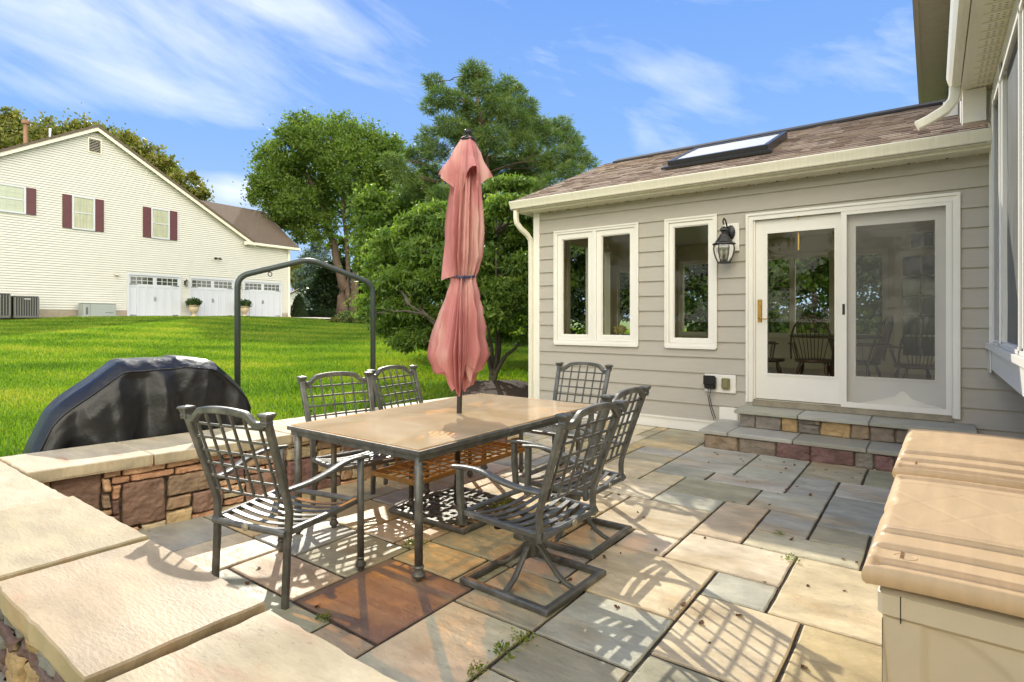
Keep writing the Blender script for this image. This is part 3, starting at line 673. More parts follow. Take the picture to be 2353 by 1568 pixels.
for (x0, x1, z0, z1), mull in ((OPEN[0], -3.80), (OPEN[1], None)):
    mb = MB(); casing(mb, x0, x1, z0, z1, WY)
    if mull: mb.box(mull - .03, mull + .03, WY - .028, WY + .05, z0 + .05, z1 - .05)
    mb.box(x0 + .01, x1 - .01, WY - .045, WY - .0305, z0 - .02, z0 - .0045)
    w = mb.build('window', m_trim, hs)
    if mull:
        sash(w, x0 + .052, mull - .031, z0 + .052, z1 - .052, WY - .012, .07); sash(w, mull + .031, x1 - .052, z0 + .052, z1 - .052, WY - .012, .07, hinge=mull + .09)
    else: sash(w, x0 + .052, x1 - .052, z0 + .052, z1 - .052, WY - .012, .05, hinge=x0 + .13)
# sliding door
x0, x1, z0, z1 = OPEN[2]
mb = MB(); mb.box(x0, x0 + .072, WY - .035, WY, z0 - .005, z1); mb.box(x1 - .056, x1, WY - .035, WY, z0 - .005, z1); mb.box(x0 + .072, x1 - .056, WY - .035, WY, z1 - .072, z1)
mb.box(x0 - .006, x0 + .02, WY - .05, WY - .0355, z0 - .005, z1 + .006); mb.box(x1 - .02, x1 + .006, WY - .05, WY - .0355, z0 - .005, z1 + .006); mb.box(x0 + .02, x1 - .02, WY - .05, WY - .0355, z1 - .02, z1 + .006)
mb.box(x0 + .072, x0 + .09, WY - .01, WY + .1, z0 + .03, z1 - .075); mb.box(x1 - .075, x1 - .056, WY - .0, WY + .1, z0 + .03, z1 - .075)
dr = mb.build('sliding_door', m_trim, hs)
mb = MB(); mb.box(x0 + .07, x1 - .056, WY - .06, WY + .12, .392, .44); mb.box(x0 + .072, x1 - .06, WY - .025, WY - .015, .44, .458); mb.box(x0 + .072, x1 - .06, WY + .02, WY + .03, .44, .462); mb.build('threshold', mat('worn_sill', (.30, .26, .19), .5, metal=.2, var=.3, vscale=10), dr)
def panel(name, a, b, ga, gb, gz0, gz1, y, zb=.47, zt=2.56):
    mb = MB(); mb.box(a, ga, y, y + .045, zb, zt); mb.box(gb, b, y, y + .045, zb, zt); mb.box(ga, gb, y, y + .045, gz1, zt); mb.box(ga, gb, y, y + .045, zb, gz0)
    for q in ((ga - .02, ga, gz0 - .02, gz1 + .02), (gb, gb + .02, gz0 - .02, gz1 + .02), (ga, gb, gz1, gz1 + .02), (ga, gb, gz0 - .02, gz0)): mb.box(q[0], q[1], y - .008, y - .0005, q[2], q[3])
    p = mb.build(name, m_trim, dr); g = MB(); g.add([(ga - .002, y + .02, gz0 - .002), (gb + .002, y + .02, gz0 - .002), (gb + .002, y + .02, gz1 + .002), (ga - .002, y + .02, gz1 + .002)], [(0, 1, 2, 3)]); g.build('door_glass', m_glass, dr)
    return p
panel('door_panel', -1.685, -.78, -1.549, -.862, .77, 2.40, WY + .02)
panel('fixed_panel', -.79, .155, -.666, .021, .783, 2.405, WY + .068)
# screen leaf
mb = MB(); y = WY - .03
mb.box(-.796, -.742, y, y + .025, .452, 2.575); mb.box(.108, .155, y, y + .025, .452, 2.575); mb.box(-.742, .108, y, y + .025, 2.527, 2.575); mb.box(-.742, .108, y, y + .025, .452, .51)
scf = mb.build('screen_frame', m_trim, dr)
mb = MB()
def scr(u, v):
    x = -.742 + .85 * u; ze = .51 + .15 * math.exp(-((u - .58) / .10) ** 2 * .9) * (u < .58) + .15 * math.exp(-((u - .58) / .12) ** 2) * (u >= .58)
    ze = max(ze, .51 + .11 * max(0, 1 - abs(u - .56) / .42)); z = ze + (2.527 - ze) * v ** 1.0
    cur = .035 * math.exp(-((z - ze) / .05) ** 2) * (ze > .515) * math.sin(u * 9 + 1)
    return (x, y + .012 - abs(cur), z)
mb.grid(scr, 60, 40); mb.build('insect_screen', m_screen, dr, smooth=True)
mb = MB(); mb.box(-.782, -.758, y - .006, y - .0005, 1.45, 1.565); mb.build('pull', m_black, dr)
# brass lock plate and lever
mb = MB(); mb.grid(lambda u, v: (-1.631 + .024 * (1 - abs(2 * v - 1) ** 6) * math.cos(2 * math.pi * u), WY + .008 - .004 * math.sin(math.pi * v), 1.498 + .135 * (2 * v - 1)), 12, 16, wrap=True)
mb.lathe([(.014, 0), (.014, .012), (.008, .016)], (-1.631, 0, 0), 12)
mb2 = MB(); mb2.bbox(-1.656, -1.606, WY + .006, WY + .0195, 1.366, 1.632, .006); mb2.tube([(-1.631, WY + .006, 1.412), (-1.631, WY - .035, 1.412), (-1.60, WY - .05, 1.408), (-1.56, WY - .045, 1.402), (-1.53, WY - .045, 1.410)], .007)
mb2.tube([(-1.631, WY + .008, 1.56), (-1.631, WY - .006, 1.56)], .013, 12); mb2.build('door_handle', m_brass, dr, autos=40)
mb = MB(); mb.box(-1.236, -1.222, WY + .008, WY + .0195, 2.53, 2.575); mb.box(-1.236, -1.222, WY + .07, WY + .085, 2.19, 2.45); mb.build('top_latch', m_brass, dr)
# roof of the wing
mb = MB(); RL = -5.03
mb.prism([(6.74, zr(6.74) - .03), (9.84, zr(9.84) - .03), (9.84, zr(9.84) - .13), (6.74, zr(6.74) - .13)], RL, .4, 'x')
rf = mb.build('roof', mat('roof_deck', (.08, .06, .05), .9), hs)
mb = MB(); mb.prism([(9.8405, zr(9.84) - .03), (12.95, zr(6.74) - .03), (12.95, zr(6.74) - .13), (9.8405, zr(9.84) - .13)], RL, .4, 'x'); mb.col = (.14, .09, .075); mb.build('rear_slope', m_shing2, rf)
mb = MB(); rnd = random.Random(8); ns = 24; cx = math.hypot(3.12, .406 * 3.12) / ns; dirv = Vector((0, 1, .406)).normalized(); nv = Vector((0, -.406, 1)).normalized()
for j in range(ns):
    base = Vector((0, 6.735, zr(6.735) - .024)) + dirv * (cx * j); x = RL - .01 - rnd.uniform(0, .15)
    while x < .40:
        w = rnd.choice([.10, .14, .2, .26]); a, b = max(x, RL - .01), min(x + w, .40); x += w
        if b - a < .01: continue
        s_ = rnd.uniform(-.012, .010); th = rnd.choice([.004, .006, .011]); c = rnd.choice([(.22, .16, .12), (.28, .21, .16), (.17, .12, .09), (.25, .185, .14), (.32, .25, .19)]); mb.col = c
        p0 = base + dirv * s_; p1 = base + dirv * (cx + .03)
        vs = [Vector((a, 0, 0)) + p0, Vector((b, 0, 0)) + p0, Vector((b, 0, 0)) + p1, Vector((a, 0, 0)) + p1]
        up = [v + nv * (th + .007) if i < 2 else v + nv * .002 for i, v in enumerate(vs)]
        mb.add(vs + up, [(4, 5, 6, 7), (0, 1, 5, 4), (1, 2, 6, 5), (3, 0, 4, 7)])
mb.build('shingles', m_shing, rf)
mb = MB(); zt = zr(9.84); mb.prism([(9.60, zt - .07), (9.84, zt + .03), (10.08, zt - .07), (10.08, zt - .10), (9.60, zt - .10)], RL + .25, .4, 'x'); mb.build('ridge_vent', mat('ridge_black', (.03, .03, .035), .8), rf)
# skylight
def rp(x, y, o_): return Vector((x, y, zr(y))) + nv * o_
sk = MB(); X0, X1, Y0, Y1 = -2.93, -1.64, 7.58, 8.75
for a, b, c, d in ((X0, X1, Y0, Y0 + .07), (X0, X1, Y1 - .07, Y1), (X0, X0 + .06, Y0 + .0705, Y1 - .0705), (X1 - .06, X1, Y0 + .0705, Y1 - .0705)):
    vs = [rp(p, q, o_) for o_ in (-.02, .09) for p, q in ((a, c), (b, c), (b, d), (a, d))]; sk.add(vs, [(4, 5, 6, 7), (0, 1, 5, 4), (1, 2, 6, 5), (2, 3, 7, 6), (3, 0, 4, 7)])
for a, b, c, d in ((X0 - .06, X1 + .06, Y0 - .10, Y0 - .001),):
    vs = [rp(p, q, o_) for o_ in (-.0, .03) for p, q in ((a, c), (b, c), (b, d), (a, d))]; sk.add(vs, [(4, 5, 6, 7), (0, 1, 5, 4), (1, 2, 6, 5), (3, 0, 4, 7)])
skf = sk.build('skylight', mat('skylight_frame', (.05, .05, .055), .35, metal=.4), rf)
sk = MB(); sk.add([rp(p, q, .078) for p, q in ((X0 + .05, Y0 + .06), (X1 - .05, Y0 + .06), (X1 - .05, Y1 - .06), (X0 + .05, Y1 - .06))], [(0, 1, 2, 3)]); sk.build('skylight_glass', m_sky, skf)
# gutter (ogee profile), fascia, soffit
GL, GR = -5.02, .440
pr = [(6.70, 3.135), (6.692, 3.125), (6.70, 3.10), (6.722, 3.065), (6.73, 3.03), (6.75, 3.012), (6.83, 3.012), (6.83, 3.12), (6.822, 3.12), (6.822, 3.022), (6.755, 3.022), (6.738, 3.035), (6.712, 3.10), (6.712, 3.135)]
mb = MB(); mb.prism(pr, GL, GR, 'x'); mb.prism([(p[0], p[1]) for p in pr[:8]], GL, GL + .006, 'x'); mb.build('gutter', m_trim2, hs, autos=35)
mb = MB(); mb.box(RL + .02, GR, 6.831, 6.85, 2.985, 3.145); mb.prism([(6.85, 3.0), (6.85, 3.15), (9.84, zr(9.84) - .14), (12.8, 3.15), (12.8, 3.0), (9.84, zr(9.84) - .30)], RL, RL + .02, 'x'); mb.build('fascia', m_trim2, hs)
mb = MB(); mb.box(RL + .02, GR, 6.851, WY - .001, 2.990, 2.998); x = RL + .1
while x < GR - .02: mb.box(x, x + .012, 6.852, WY - .002, 2.982, 2.9895); x += .155
mb.box(RL + .02, .30, 6.852, 6.89, 2.979, 2.9815)
mb.box(RL + .02, -4.835, WY, WY + .3, 2.990, 2.998)
so_ = mb.build('soffit', m_soffit, hs)
mb = MB(); x = RL + .178
while x < GR - .05: MB().box(x, x + .02, 7.05, 7.066, 2.984, 2.9895).build('vent_notch', m_black, so_); x += .31
# downspout at the left end
mb = MB(); mb.bar([(-4.955, 6.79, 3.02), (-4.955, 6.79, 2.90), (-4.95, 6.80, 2.83), (-4.92, 6.86, 2.75), (-4.88, 6.97, 2.67), (-4.865, 7.03, 2.60), (-4.862, 7.045, 2.5), (-4.862, 7.045, .15)], .075, .06, up=(1, 0, 0)); mb.build('downspout', m_trim2, hs, autos=40)
# ---- main house at the right: box bay, walls, upper storey eaves
BX = .444
mb = MB(); siding(mb, -7.1, 3.0, 0, .0, 3.3, .1945, [], .1415)
mb.v = [(1.30 + p[1], -p[0], p[2]) for p in mb.v]; mb.f = [f for f in mb.f]
mb.box(1.301, 1.35, -3.0, 7.085, 0, 3.6); mb.build('main_wall', m_siding, hs)
mb = MB(); yb = 3.4; ye = WY - .02
mb.box(BX + .02, 1.29, yb, ye, .925, 1.125)                       # skirt
mb.box(BX + .001, BX + .019, yb - .01, ye - .06, .93, 1.12)
mb.box(BX - .035, 1.29, yb - .03, ye, 1.126, 1.175)              # sill ledge
mb.box(BX - .012, BX - .001, 6.93, ye, .90, 1.125)
for a, b in ((6.70, ye), (5.90, 6.10), (4.62, 4.80), (3.42, 3.6)): mb.box(BX, BX + .10, a, b, 1.176, 3.46)
for a, b in ((6.62, 6.66), (6.96, 7.0), (6.76, 6.79), (5.98, 6.03), (4.69, 4.73)): mb.box(BX - .014, BX - .0005, a, b, 1.18, 3.455)
mb.box(BX, BX + .10, 3.6, 6.70, 3.36, 3.46); mb.box(BX, BX + .1, 3.6, 6.70, 1.176, 1.22)
mb.box(BX - .014, BX - .0005, 3.42, ye, 3.30, 3.335); mb.box(BX - .014, BX - .0005, 3.6, 6.6, 1.18, 1.205)
mb.box(BX + .101, 1.29, ye - .05, ye, 1.176, 3.46); mb.box(BX + .101, 1.29, 3.421, 3.46, 1.176, 3.46); mb.box(BX + .0, 1.29, 3.42, ye, 3.461, 3.55)
bay = mb.build('bay_window', m_trim, hs)
mb = MB()
for a, b in ((4.80, 5.90), (3.6, 4.62), (6.1, 6.70)):
    mb.grid(lambda u, v: (BX + .03 + .004 * mn.noise(Vector((u * 4, v * 9, a))), a + (b - a) * u, 1.22 + 2.14 * v), 12, 24)
mb.build('insect_screen', mat('bay_screen', (.115, .12, .11), .45, var=.5, vscale=1.4, vstretch=(1, 6, .6), spec=.5), bay, smooth=True)
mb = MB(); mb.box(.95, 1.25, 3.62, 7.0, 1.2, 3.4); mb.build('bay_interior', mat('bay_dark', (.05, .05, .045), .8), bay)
# lower eave over the bay
mb = MB(); mb.box(.255, 1.29, -2, WY + .03, 3.551, 3.56); y = -2
while y < WY: mb.box(.29, 1.29, y, y + .012, 3.543, 3.5505); y += .153
se = mb.build('eave_soffit', m_soffit, hs)
mb = MB(); rnd = random.Random(2); y = 2.0
while y < WY - .1:
    for k in range(4):
        xx = .33 + k * .035
        for q in range(3): mb.box(xx, xx + .016, y + .03 + q * .036, y + .036 + q * .036, 3.5485, 3.5503)
    y += .153
mb.build('vent_slot', mat('slot_shadow', (.32, .29, .22), .8), se)['kind'] = 'stuff'
mb = MB(); mb.box(.215, .2545, -2, WY + .02, 3.545, 3.69); mb.prism([(.209, 3.70), (.11, 3.70), (.105, 3.68), (.12, 3.62), (.145, 3.57), (.17, 3.555), (.209, 3.555)], -2, 6.78, 'y'); mb.build('main_gutter', m_trim2, hs)
mb = MB(); mb.bar([(.17, 6.72, 3.57), (.17, 6.72, 3.50), (.155, 6.72, 3.44), (.10, 6.72, 3.37), (-.02, 6.71, 3.30), (-.12, 6.70, 3.255)], .09, .065, up=(0, 1, 0)); mb.build('roof_downspout', m_trim2, hs, autos=40)
mb = MB(); mb.box(.23, .40, 6.80, 6.95, 3.24, 3.543); mb.box(.40, .5, 6.9, 6.98, 3.25, 3.543); mb.build('eave_return', m_trim, hs)
# lower main roof and upper storey
mb = MB(); mb.prism([(.20, 3.72), (1.9, 4.55), (1.9, 4.45), (.20, 3.64)], -2, 7.3, 'y'); mb.col = (.14, .09, .075); mb.build('lower_roof', m_shing2, hs)
mb = MB(); mb.box(.297, 1.2, 7.4, 16, 3.2, 6.0); mb.build('upper_wall', m_siding, hs)
mb = MB(); mb.box(-.16, .296, 5.5, 16.2, 6.0, 6.012); mb.box(-.205, -.161, 5.5, 16.2, 5.985, 6.014)
y = 5.6
while y < 16: mb.box(-.155, .29, y, y + .012, 5.993, 5.9995); y += .2
mb.build('upper_soffit', m_soffit, hs)
mb = MB(); mb.box(-.232, -.206, 5.5, 16.2, 5.985, 6.15); mb.build('upper_fascia', m_trim, hs)
mb = MB(); mb.prism([(-.24, 6.15), (4, 8.4), (8, 6.15)], 5.5, 16.2, 'y'); mb.build('upper_roof', m_shing2, hs)
# corner post / flashing against the lower roof
mb = MB(); mb.box(.235, .2965, 7.35, 7.6, 3.2, 5.99); mb.box(.10, .235, 8.2, 8.4, 3.6, 3.9); mb.build('flashing', m_trim, hs)
mb = MB(); mb.box(.24, .2963, 7.7, 15.9, 3.3, 5.985); mb.build('dark_wall_panel', mat('dark_panel', (.12, .10, .08), .7, var=.4, vscale=3, vstretch=(1, 4, 1)), hs)  # dark panel over the upper wall face below the soffit
# interior back wall window frames and inner french door
def iframe(mb, x0, x1, z0, z1, y, mulls=()):
    casing(mb, x0 - .08, x1 + .08, z0 - .08, z1 + .08, y, .085, .02)
    for m_ in mulls: mb.box(m_ - .05, m_ + .05, y - .01, y + .1, z0, z1)
mb = MB(); iframe(mb, *BW[0][:2], 1.12, 2.62, 12.499, (-3.85,)); iframe(mb, *BW[1][:2], 1.12, 2.62, 12.499, (-2.26,)); iframe(mb, *BW[2][:2], 1.12, 2.62, 12.499)
m_itrim = mat('interior_trim', (.78, .74, .60), .5)
rw = mb.build('rear_window', m_itrim, hs)
mb = MB()
for a, b, z0, z1 in LW:
    mb.box(-4.70, -4.68, a - .08, a, z0 - .08, z1 + .08); mb.box(-4.70, -4.68, b, b + .08, z0 - .08, z1 + .08); mb.box(-4.70, -4.68, a, b, z1, z1 + .08); mb.box(-4.70, -4.68, a, b, z0 - .08, z0)
    mb.box(-4.77, -4.70, (a + b) / 2 - .04, (a + b) / 2 + .04, z0, z1)
mb.build('side_window', m_itrim, hs)
mb = MB(); a, b = -.55, .75
mb.box(a, a + .12, 12.44, 12.49, .42, 2.63); mb.box(b - .12, b, 12.44, 12.49, .42, 2.63); mb.box(a + .12, b - .12, 12.44, 12.49, 2.53, 2.63); mb.box(a + .12, b - .12, 12.44, 12.49, .42, .75)
for k in range(1, 4): mb.box(a + .12 + (b - a - .24) * k / 4 - .014, a + .12 + (b - a - .24) * k / 4 + .014, 12.44, 12.48, .75, 2.53)
for k in range(1, 5): mb.box(a + .12, b - .12, 12.445, 12.475, .75 + 1.78 * k / 5 - .014, .75 + 1.78 * k / 5 + .014)
mb.box(-.33, .6, 12.45, 12.49, 2.66, 2.69); mb.box(-.33, .6, 12.45, 12.49, 2.94, 2.97)
for k in range(6): mb.box(-.33 + k * .17, -.305 + k * .17, 12.45, 12.49, 2.69, 2.94)
fd = mb.build('inner_door', m_itrim, hs)
mb = MB(); mb.box(a + .12, b - .12, 12.485, 12.492, .75, 2.53); mb.box(-.31, .58, 12.485, 12.492, 2.69, 2.94); mb.build('inner_pane', m_darkglass, fd)
# arched transom seen through the double window: on the left wall
mb = MB(); arc = [(-4.695, 8.6 + .62 * math.cos(math.pi * i / 14), 2.66 + .34 * math.sin(math.pi * i / 14)) for i in range(15)]; mb.bar(arc, .03, .06, up=(1, 0, 0)); mb.build('arch_trim', m_itrim, hs)
# door sill light-coloured ceiling fixture
# ------------------------------------------------------------------ furniture
def arc_pts(f, n): return [f(i / n) for i in range(n + 1)]
def back_y(z):  # rear post line: upright to the arm, then leaning away
    return -.215 - .02 * max(0, (.40 - z)) * 0 - (.155 * max(0, (z - .46) / .47) ** 1.05) + .035 * (1 - min(1, z / .42)) * -1 * .6
def chair_parts(t, swivel):
    zf = .36
    for sx in (-1, 1):
        z0 = .33 if swivel else 0
        zs = [z0 + (.925 - z0) * i / 16 for i in range(17)]
        path = [(sx * (.245 + .03 * min(1, max(0, (z - .3) / .6))), back_y(z), z) for z in zs]
        mb = MB(); mb.bar(path, .036, .026, up=(0, 1, 0), scale=[1 + .12 * (i / 16) for i in range(17)])
        p = mb.build('back_post', m_metal, t, world=False, autos=40)
        fy = back_y(.94); fx = sx * .275
        mb = MB(); mb.lathe([(.026, .905), (.026, .915), (.030, .922), (.026, .930), (.034, .947), (.043, .955), (.043, .960), (.038, .966), (.0, .971)], (fx, fy, 0), 4, a0=math.pi / 4)
        mb.build('finial', m_metal, p, world=False)
    # scrolled top rail
    def rail(u):
        x = -.262 + .524 * u; a = abs(2 * u - 1)
        z = .905 + .050 * sstep(0, 1, (.86 - a) / .30) + .012 * (1 - min(1, a / .55) ** 2) + .006 * sstep(.9, 1, a)
        return (x, back_y(.93) - .028 * (1 - a * a), z)
    mb = MB(); mb.bar(arc_pts(rail, 30), .030, .034, up=(0, 0, 1)); mb.build('top_rail', m_metal, t, world=False, autos=40)
    cur = lambda x: -.006 * (1 - (x / .26) ** 2)
    mb = MB(); zt, zb = .885, .520
    for k in range(6):
        x = -.215 + .43 * k / 5; a = abs(x / .262); top = .905 + .050 * sstep(0, 1, (.86 - a) / .30) + .012 * (1 - min(1, a / .55) ** 2) - .012
        if k in (0, 5): top = .898
        mb.bar([(x * (1 - .04 * (1 - j / 8)), back_y(zb + (top - zb) * j / 8) + cur(x), zb + (top - zb) * j / 8) for j in range(9)], .0125, .0125, up=(0, 1, 0))
    for k in range(6):
        z = zb + .005 + (.878 - zb) * k / 5; sag = -.006 if k == 0 else 0; w = .246 + .03 * min(1, max(0, (z - .3) / .6))
        mb.bar([(x, back_y(z) + cur(x) + .002, z + sag * (1 - (x / .25) ** 2)) for x in [-w + 2 * w * j / 12 for j in range(13)]], .0115, .0125, up=(0, 0, 1))
    mb.build('lattice', m_metal, t, world=False)
    for sx in (-1, 1):
        # arm rest
        def arm(u):
            y = back_y(.56) + .01 + (.295 - back_y(.56)) * u
            z = .572 + .058 * sstep(.12, .75, u) + .006 * math.sin(math.pi * u) - .006 * sstep(.85, 1, u)
            return (sx * (.262 + .045 * sstep(0, .5, u)), y, z)
        mb = MB(); mb.bar(arc_pts(arm, 18), .042, .020, up=(0, 0, 1), scale=[.8 + .25 * math.sin(math.pi * min(1, i / 14)) for i in range(19)])
        mb.build('arm_rest', m_metal, t, world=False, autos=50)
        mb = MB()
        if swivel: mb.bar([(sx * .300, .262, .618), (sx * .298, .262, .5), (sx * .285, .258, .335)], .040, .030, up=(0, 1, 0)); mb.build('arm_support', m_metal, t, world=False, autos=40)
        else:
            mb.tube([(sx * .300, .255, .620), (sx * .300, .255, .3), (sx * .300, .255, .06)], .019, 10)
            p = mb.build('leg', m_metal, t, world=False, smooth=True)
            mb = MB(); mb.lathe([(.017, 0), (.017, .012), (.028, .022), (.030, .032), (.020, .050), (.018, .062), (.023, .068), (.019, .076)], (sx * .300, .255, 0), 10); mb.build('foot', m_metal, p, world=False, autos=40)
    # seat frame, slats
    zs = lambda y: .362 + .022 * (y + .24) / .5
    mb = MB()
    for sx in (-1, 1): mb.bar([(sx * .250, -.235, zs(-.235)), (sx * .262, 0, zs(0) - .004), (sx * .275, .250, zs(.25))], .030, .030)
    mb.tube([(-.25, -.238, zs(-.24) - .004), (.25, -.238, zs(-.24) - .004)], .016, 8)
    mb.tube([(-.275, .252, zs(.25)), (-.14, .262, zs(.25) - .0), (.14, .262, zs(.25)), (.275, .252, zs(.25))], .016, 8)
    if not swivel: mb.bar([(-.285, .250, zs(.25)), (-.300, .255, zs(.25))], .02, .03); mb.bar([(.285, .250, zs(.25)), (.300, .255, zs(.25))], .02, .03)
    mb.build('seat_frame', m_metal, t, world=False, autos=40)
    mb = MB()
    for k in range(7):
        y = -.185 + .062 * k
        mb.bar([(x, y + .0, zs(y) + .008 - .030 * (1 - (x / .255) ** 2)) for x in [-.255 + .51 * j / 10 for j in range(11)]], .030, .007)
    mb.build('seat_slats', m_metal, t, world=False)
    mb = MB(); mb.lathe([(.016, -.0), (.019, .003), (.019, .006), (.012, .008), (.006, .011)], (0, 0, 0), 16); mb.v = [(p[0] * 1.15, -.2545 - p[2], zs(-.24) + p[1]) for p in mb.v]; mb.build('medallion', m_badge, t, world=False, autos=40)
    if swivel:
        mb = MB()
        mb.bbox(-.085, .085, -.075, .095, .300, .316, .003); mb.lathe([(.05, .225), (.055, .24), (.045, .30)], (0, .01, 0), 14); mb.lathe([(.032, .13), (.036, .16), (.036, .23)], (0, .01, 0), 14)
        mb.bar([(-.22, 0, .335), (.22, 0, .335)], .05, .014); mb.bar([(0, -.22, .333), (0, .24, .343)], .05, .012)
        mb.build('swivel', m_metal, t, world=False, autos=40)
        mb = MB(); mb.tube([(-.02, .12, .275), (-.02, .22, .265)], .022, 10); mb.lathe([(.0, .02), (.022, .03), (.026, .05), (.018, .06)], (-.02, .235, .2), 7); mb.build('tension_knob', m_black, t, world=False, autos=40)
        mb = MB(); S_ = .262
        for q in range(4):
            m_ = Matrix.Rotation(q * math.pi / 2, 4, 'Z')
            P = [(-S_ - .018, -S_ - .018, .004), (S_ + .018, -S_ - .018, .004), (S_ - .018, -S_ + .018, .004), (-S_ + .018, -S_ + .018, .004), (-S_ - .012, -S_ - .012, .036), (S_ + .012, -S_ - .012, .036), (S_ - .012, -S_ + .012, .036), (-S_ + .012, -S_ + .012, .036),
                 (-S_ - .020, -S_ - .020, .010), (S_ + .020, -S_ - .020, .010), (S_ - .020, -S_ + .020, .010), (-S_ + .020, -S_ + .020, .010), (-S_ - .020, -S_ - .020, .028), (S_ + .020, -S_ - .020, .028), (S_ - .020, -S_ + .020, .028), (-S_ + .020, -S_ + .020, .028)]
            mb.add([m_ @ Vector(p) for p in P], [(3, 2, 1, 0), (4, 5, 6, 7), (0, 1, 9, 8), (8, 9, 13, 12), (12, 13, 5, 4), (2, 3, 11, 10), (10, 11, 15, 14), (14, 15, 7, 6)])
        mb.build('base_ring', m_metal, t, world=False, autos=30)
        for q in range(4):
            a_ = q * math.pi / 2; c_, s_ = math.cos(a_), math.sin(a_)
            mb = MB(); mb.bar([(c_ * d_, s_ * d_ + .01 * (1 - d_ / .26), z) for d_, z in ((.01, .205), (.045, .190), (.10, .130), (.16, .068), (.21, .040), (.262, .024))], .030, .017, up=(0, 0, 1)); mb.build('base_leg', m_metal, t, world=False, autos=50)
GC = 'lattice-back metal patio chairs around the table'
c1 = thing('patio_chair', 'four-legged dark metal patio chair nearest the camera at the left end of the table', 'chair', (-2.81, 1.735, 0), R_(12), GC); chair_parts(c1, False)
dup(c1, (-3.42, 2.70, 0), R_(-90 - 12), 'four-legged lattice-back chair nearest the covered grill on the lawn side of the table')
dup(c1, (-3.52, 3.50, 0), R_(-90 + 6), 'four-legged lattice-back chair on the lawn side of the table just left of the umbrella')
dup(c1, (-2.74, 4.50, 0), R_(180), 'four-legged lattice-back chair at the far end of the table against the house wall')
c6 = thing('swivel_chair', 'dark metal swivel patio chair in front with its square base ring on the flagstones', 'chair', (-1.72, 2.52, 0), R_(88), GC); chair_parts(c6, True)
dup(c6, (-1.87, 3.20, 0), R_(91), 'dark metal swivel patio chair behind the front swivel chair, towards the steps', group=GC)
# table
tb = thing('patio_table', 'rectangular dark metal patio table with glossy tan top', 'table', (-2.79, 3.10, 0))
TX0, TX1, TY0, TY1 = -3.40, -2.165, 2.10, 4.10
mb = MB(); mb.bbox(TX0 + .022, TX1 - .022, TY0 + .022, TY1 - .022, .702, .712, .003); mb.build('tabletop', m_top, tb)
mb = MB()
mb.bar([(TX0 + .02, TY0 + .02, .690), (TX1 - .02, TY0 + .02, .690), (TX1 - .02, TY1 - .02, .690), (TX0 + .02, TY1 - .02, .690)], .040, .026, closed=True, b=.12)
mb.bar([(TX0 + .034, TY0 + .034, .660), (TX1 - .034, TY0 + .034, .660), (TX1 - .034, TY1 - .034, .660), (TX0 + .034, TY1 - .034, .660)], .030, .034, closed=True, b=.12)
mb.box(TX0 + .05, TX1 - .05, 2.72, 2.75, .668, .690); mb.box(TX0 + .05, TX1 - .05, 3.45, 3.48, .668, .690)
mb.build('table_frame', m_metal, tb, autos=40)
for x in (TX0 + .075, TX1 - .045):
    for y in (TY0 + .045, TY1 - .045):
        mb = MB(); mb.tube([(x, y, .66), (x, y, .07)], .0235, 12); p = mb.build('leg', m_metal, tb, smooth=True)
        mb = MB(); mb.lathe([(.014, 0), (.018, .01), (.034, .024), (.037, .035), (.024, .055), (.026, .070), (.030, .076), (.024, .084)], (x, y, 0), 12); mb.build('foot', m_metal, p, autos=40)
m_amberlit = mat('amberlit_lattice', (.30, .17, .05), .5, metal=.2, var=.3, vscale=25)  # amber sunlight falling through the tabletop is put into the shelf colour
mb = MB(); a, b, c, d = -3.04, -2.62, 2.52, 3.74
mb.bar([(a, c, .36), (b, c, .36), (b, d, .36), (a, d, .36)], .022, .03, closed=True)
for k in range(1, 12): y = c + (d - c) * k / 12; mb.bar([(a, y, .365), (b, y, .365)], .010, .010)
for k in range(1, 5): x = a + (b - a) * k / 5; mb.bar([(x, c, .363), (x, d, .363)], .010, .010)
for x in (a, b):
    for y in (2.735, 3.465): mb.tube([(x, y, .36), (x, y, .675)], .006, 6)
mb.build('lower_shelf', m_amberlit, tb)
# umbrella with its base
um = thing('patio_umbrella', 'closed dusty pink patio umbrella tied with a blue strap, standing through the table', 'umbrella', (-2.79, 3.115, 0), rot=(R_(0), R_(0), 0))
mb = MB(); lean = lambda z: (RT.x * .062 * (z - .7) / 2 + -2.79 , RT.y * .062 * (z - .7) / 2 + 3.115)
mb.tube([(*lean(z), z) for z in (.05, .7, 1.7, 2.72)], .0195, 14); mb.build('pole', m_pole, um, smooth=True)
mb = MB(); cx, cy = lean(2.72); mb.lathe([(.030, 2.70), (.056, 2.705), (.058, 2.716), (.045, 2.730), (.020, 2.742), (.016, 2.752), (.024, 2.762), (.027, 2.776), (.020, 2.790), (.004, 2.797)], (cx, cy, 0), 20); mb.build('finial', m_black, um, smooth=True)
VIEWA = math.atan2(FW.y, FW.x)
def zpx(yz): return 1.4 + (734 - (480 + yz * .74) / 1.741) * 3.195e-3
def rprof(tab, z):
    for (za, ra), (zb_, rb) in zip(tab, tab[1:]):
        if zb_ <= z <= za:
            t = (za - z) / (za - zb_ + 1e-9); t = t * t * (3 - 2 * t) * .5 + t * .5; return ra + (rb - ra) * t
    return tab[-1][1] if z < tab[-1][0] else tab[0][1]
def folds(a, k, ph, sharp):
    v = 1 - abs(math.sin(a * k / 2 + ph)) ** sharp; return v
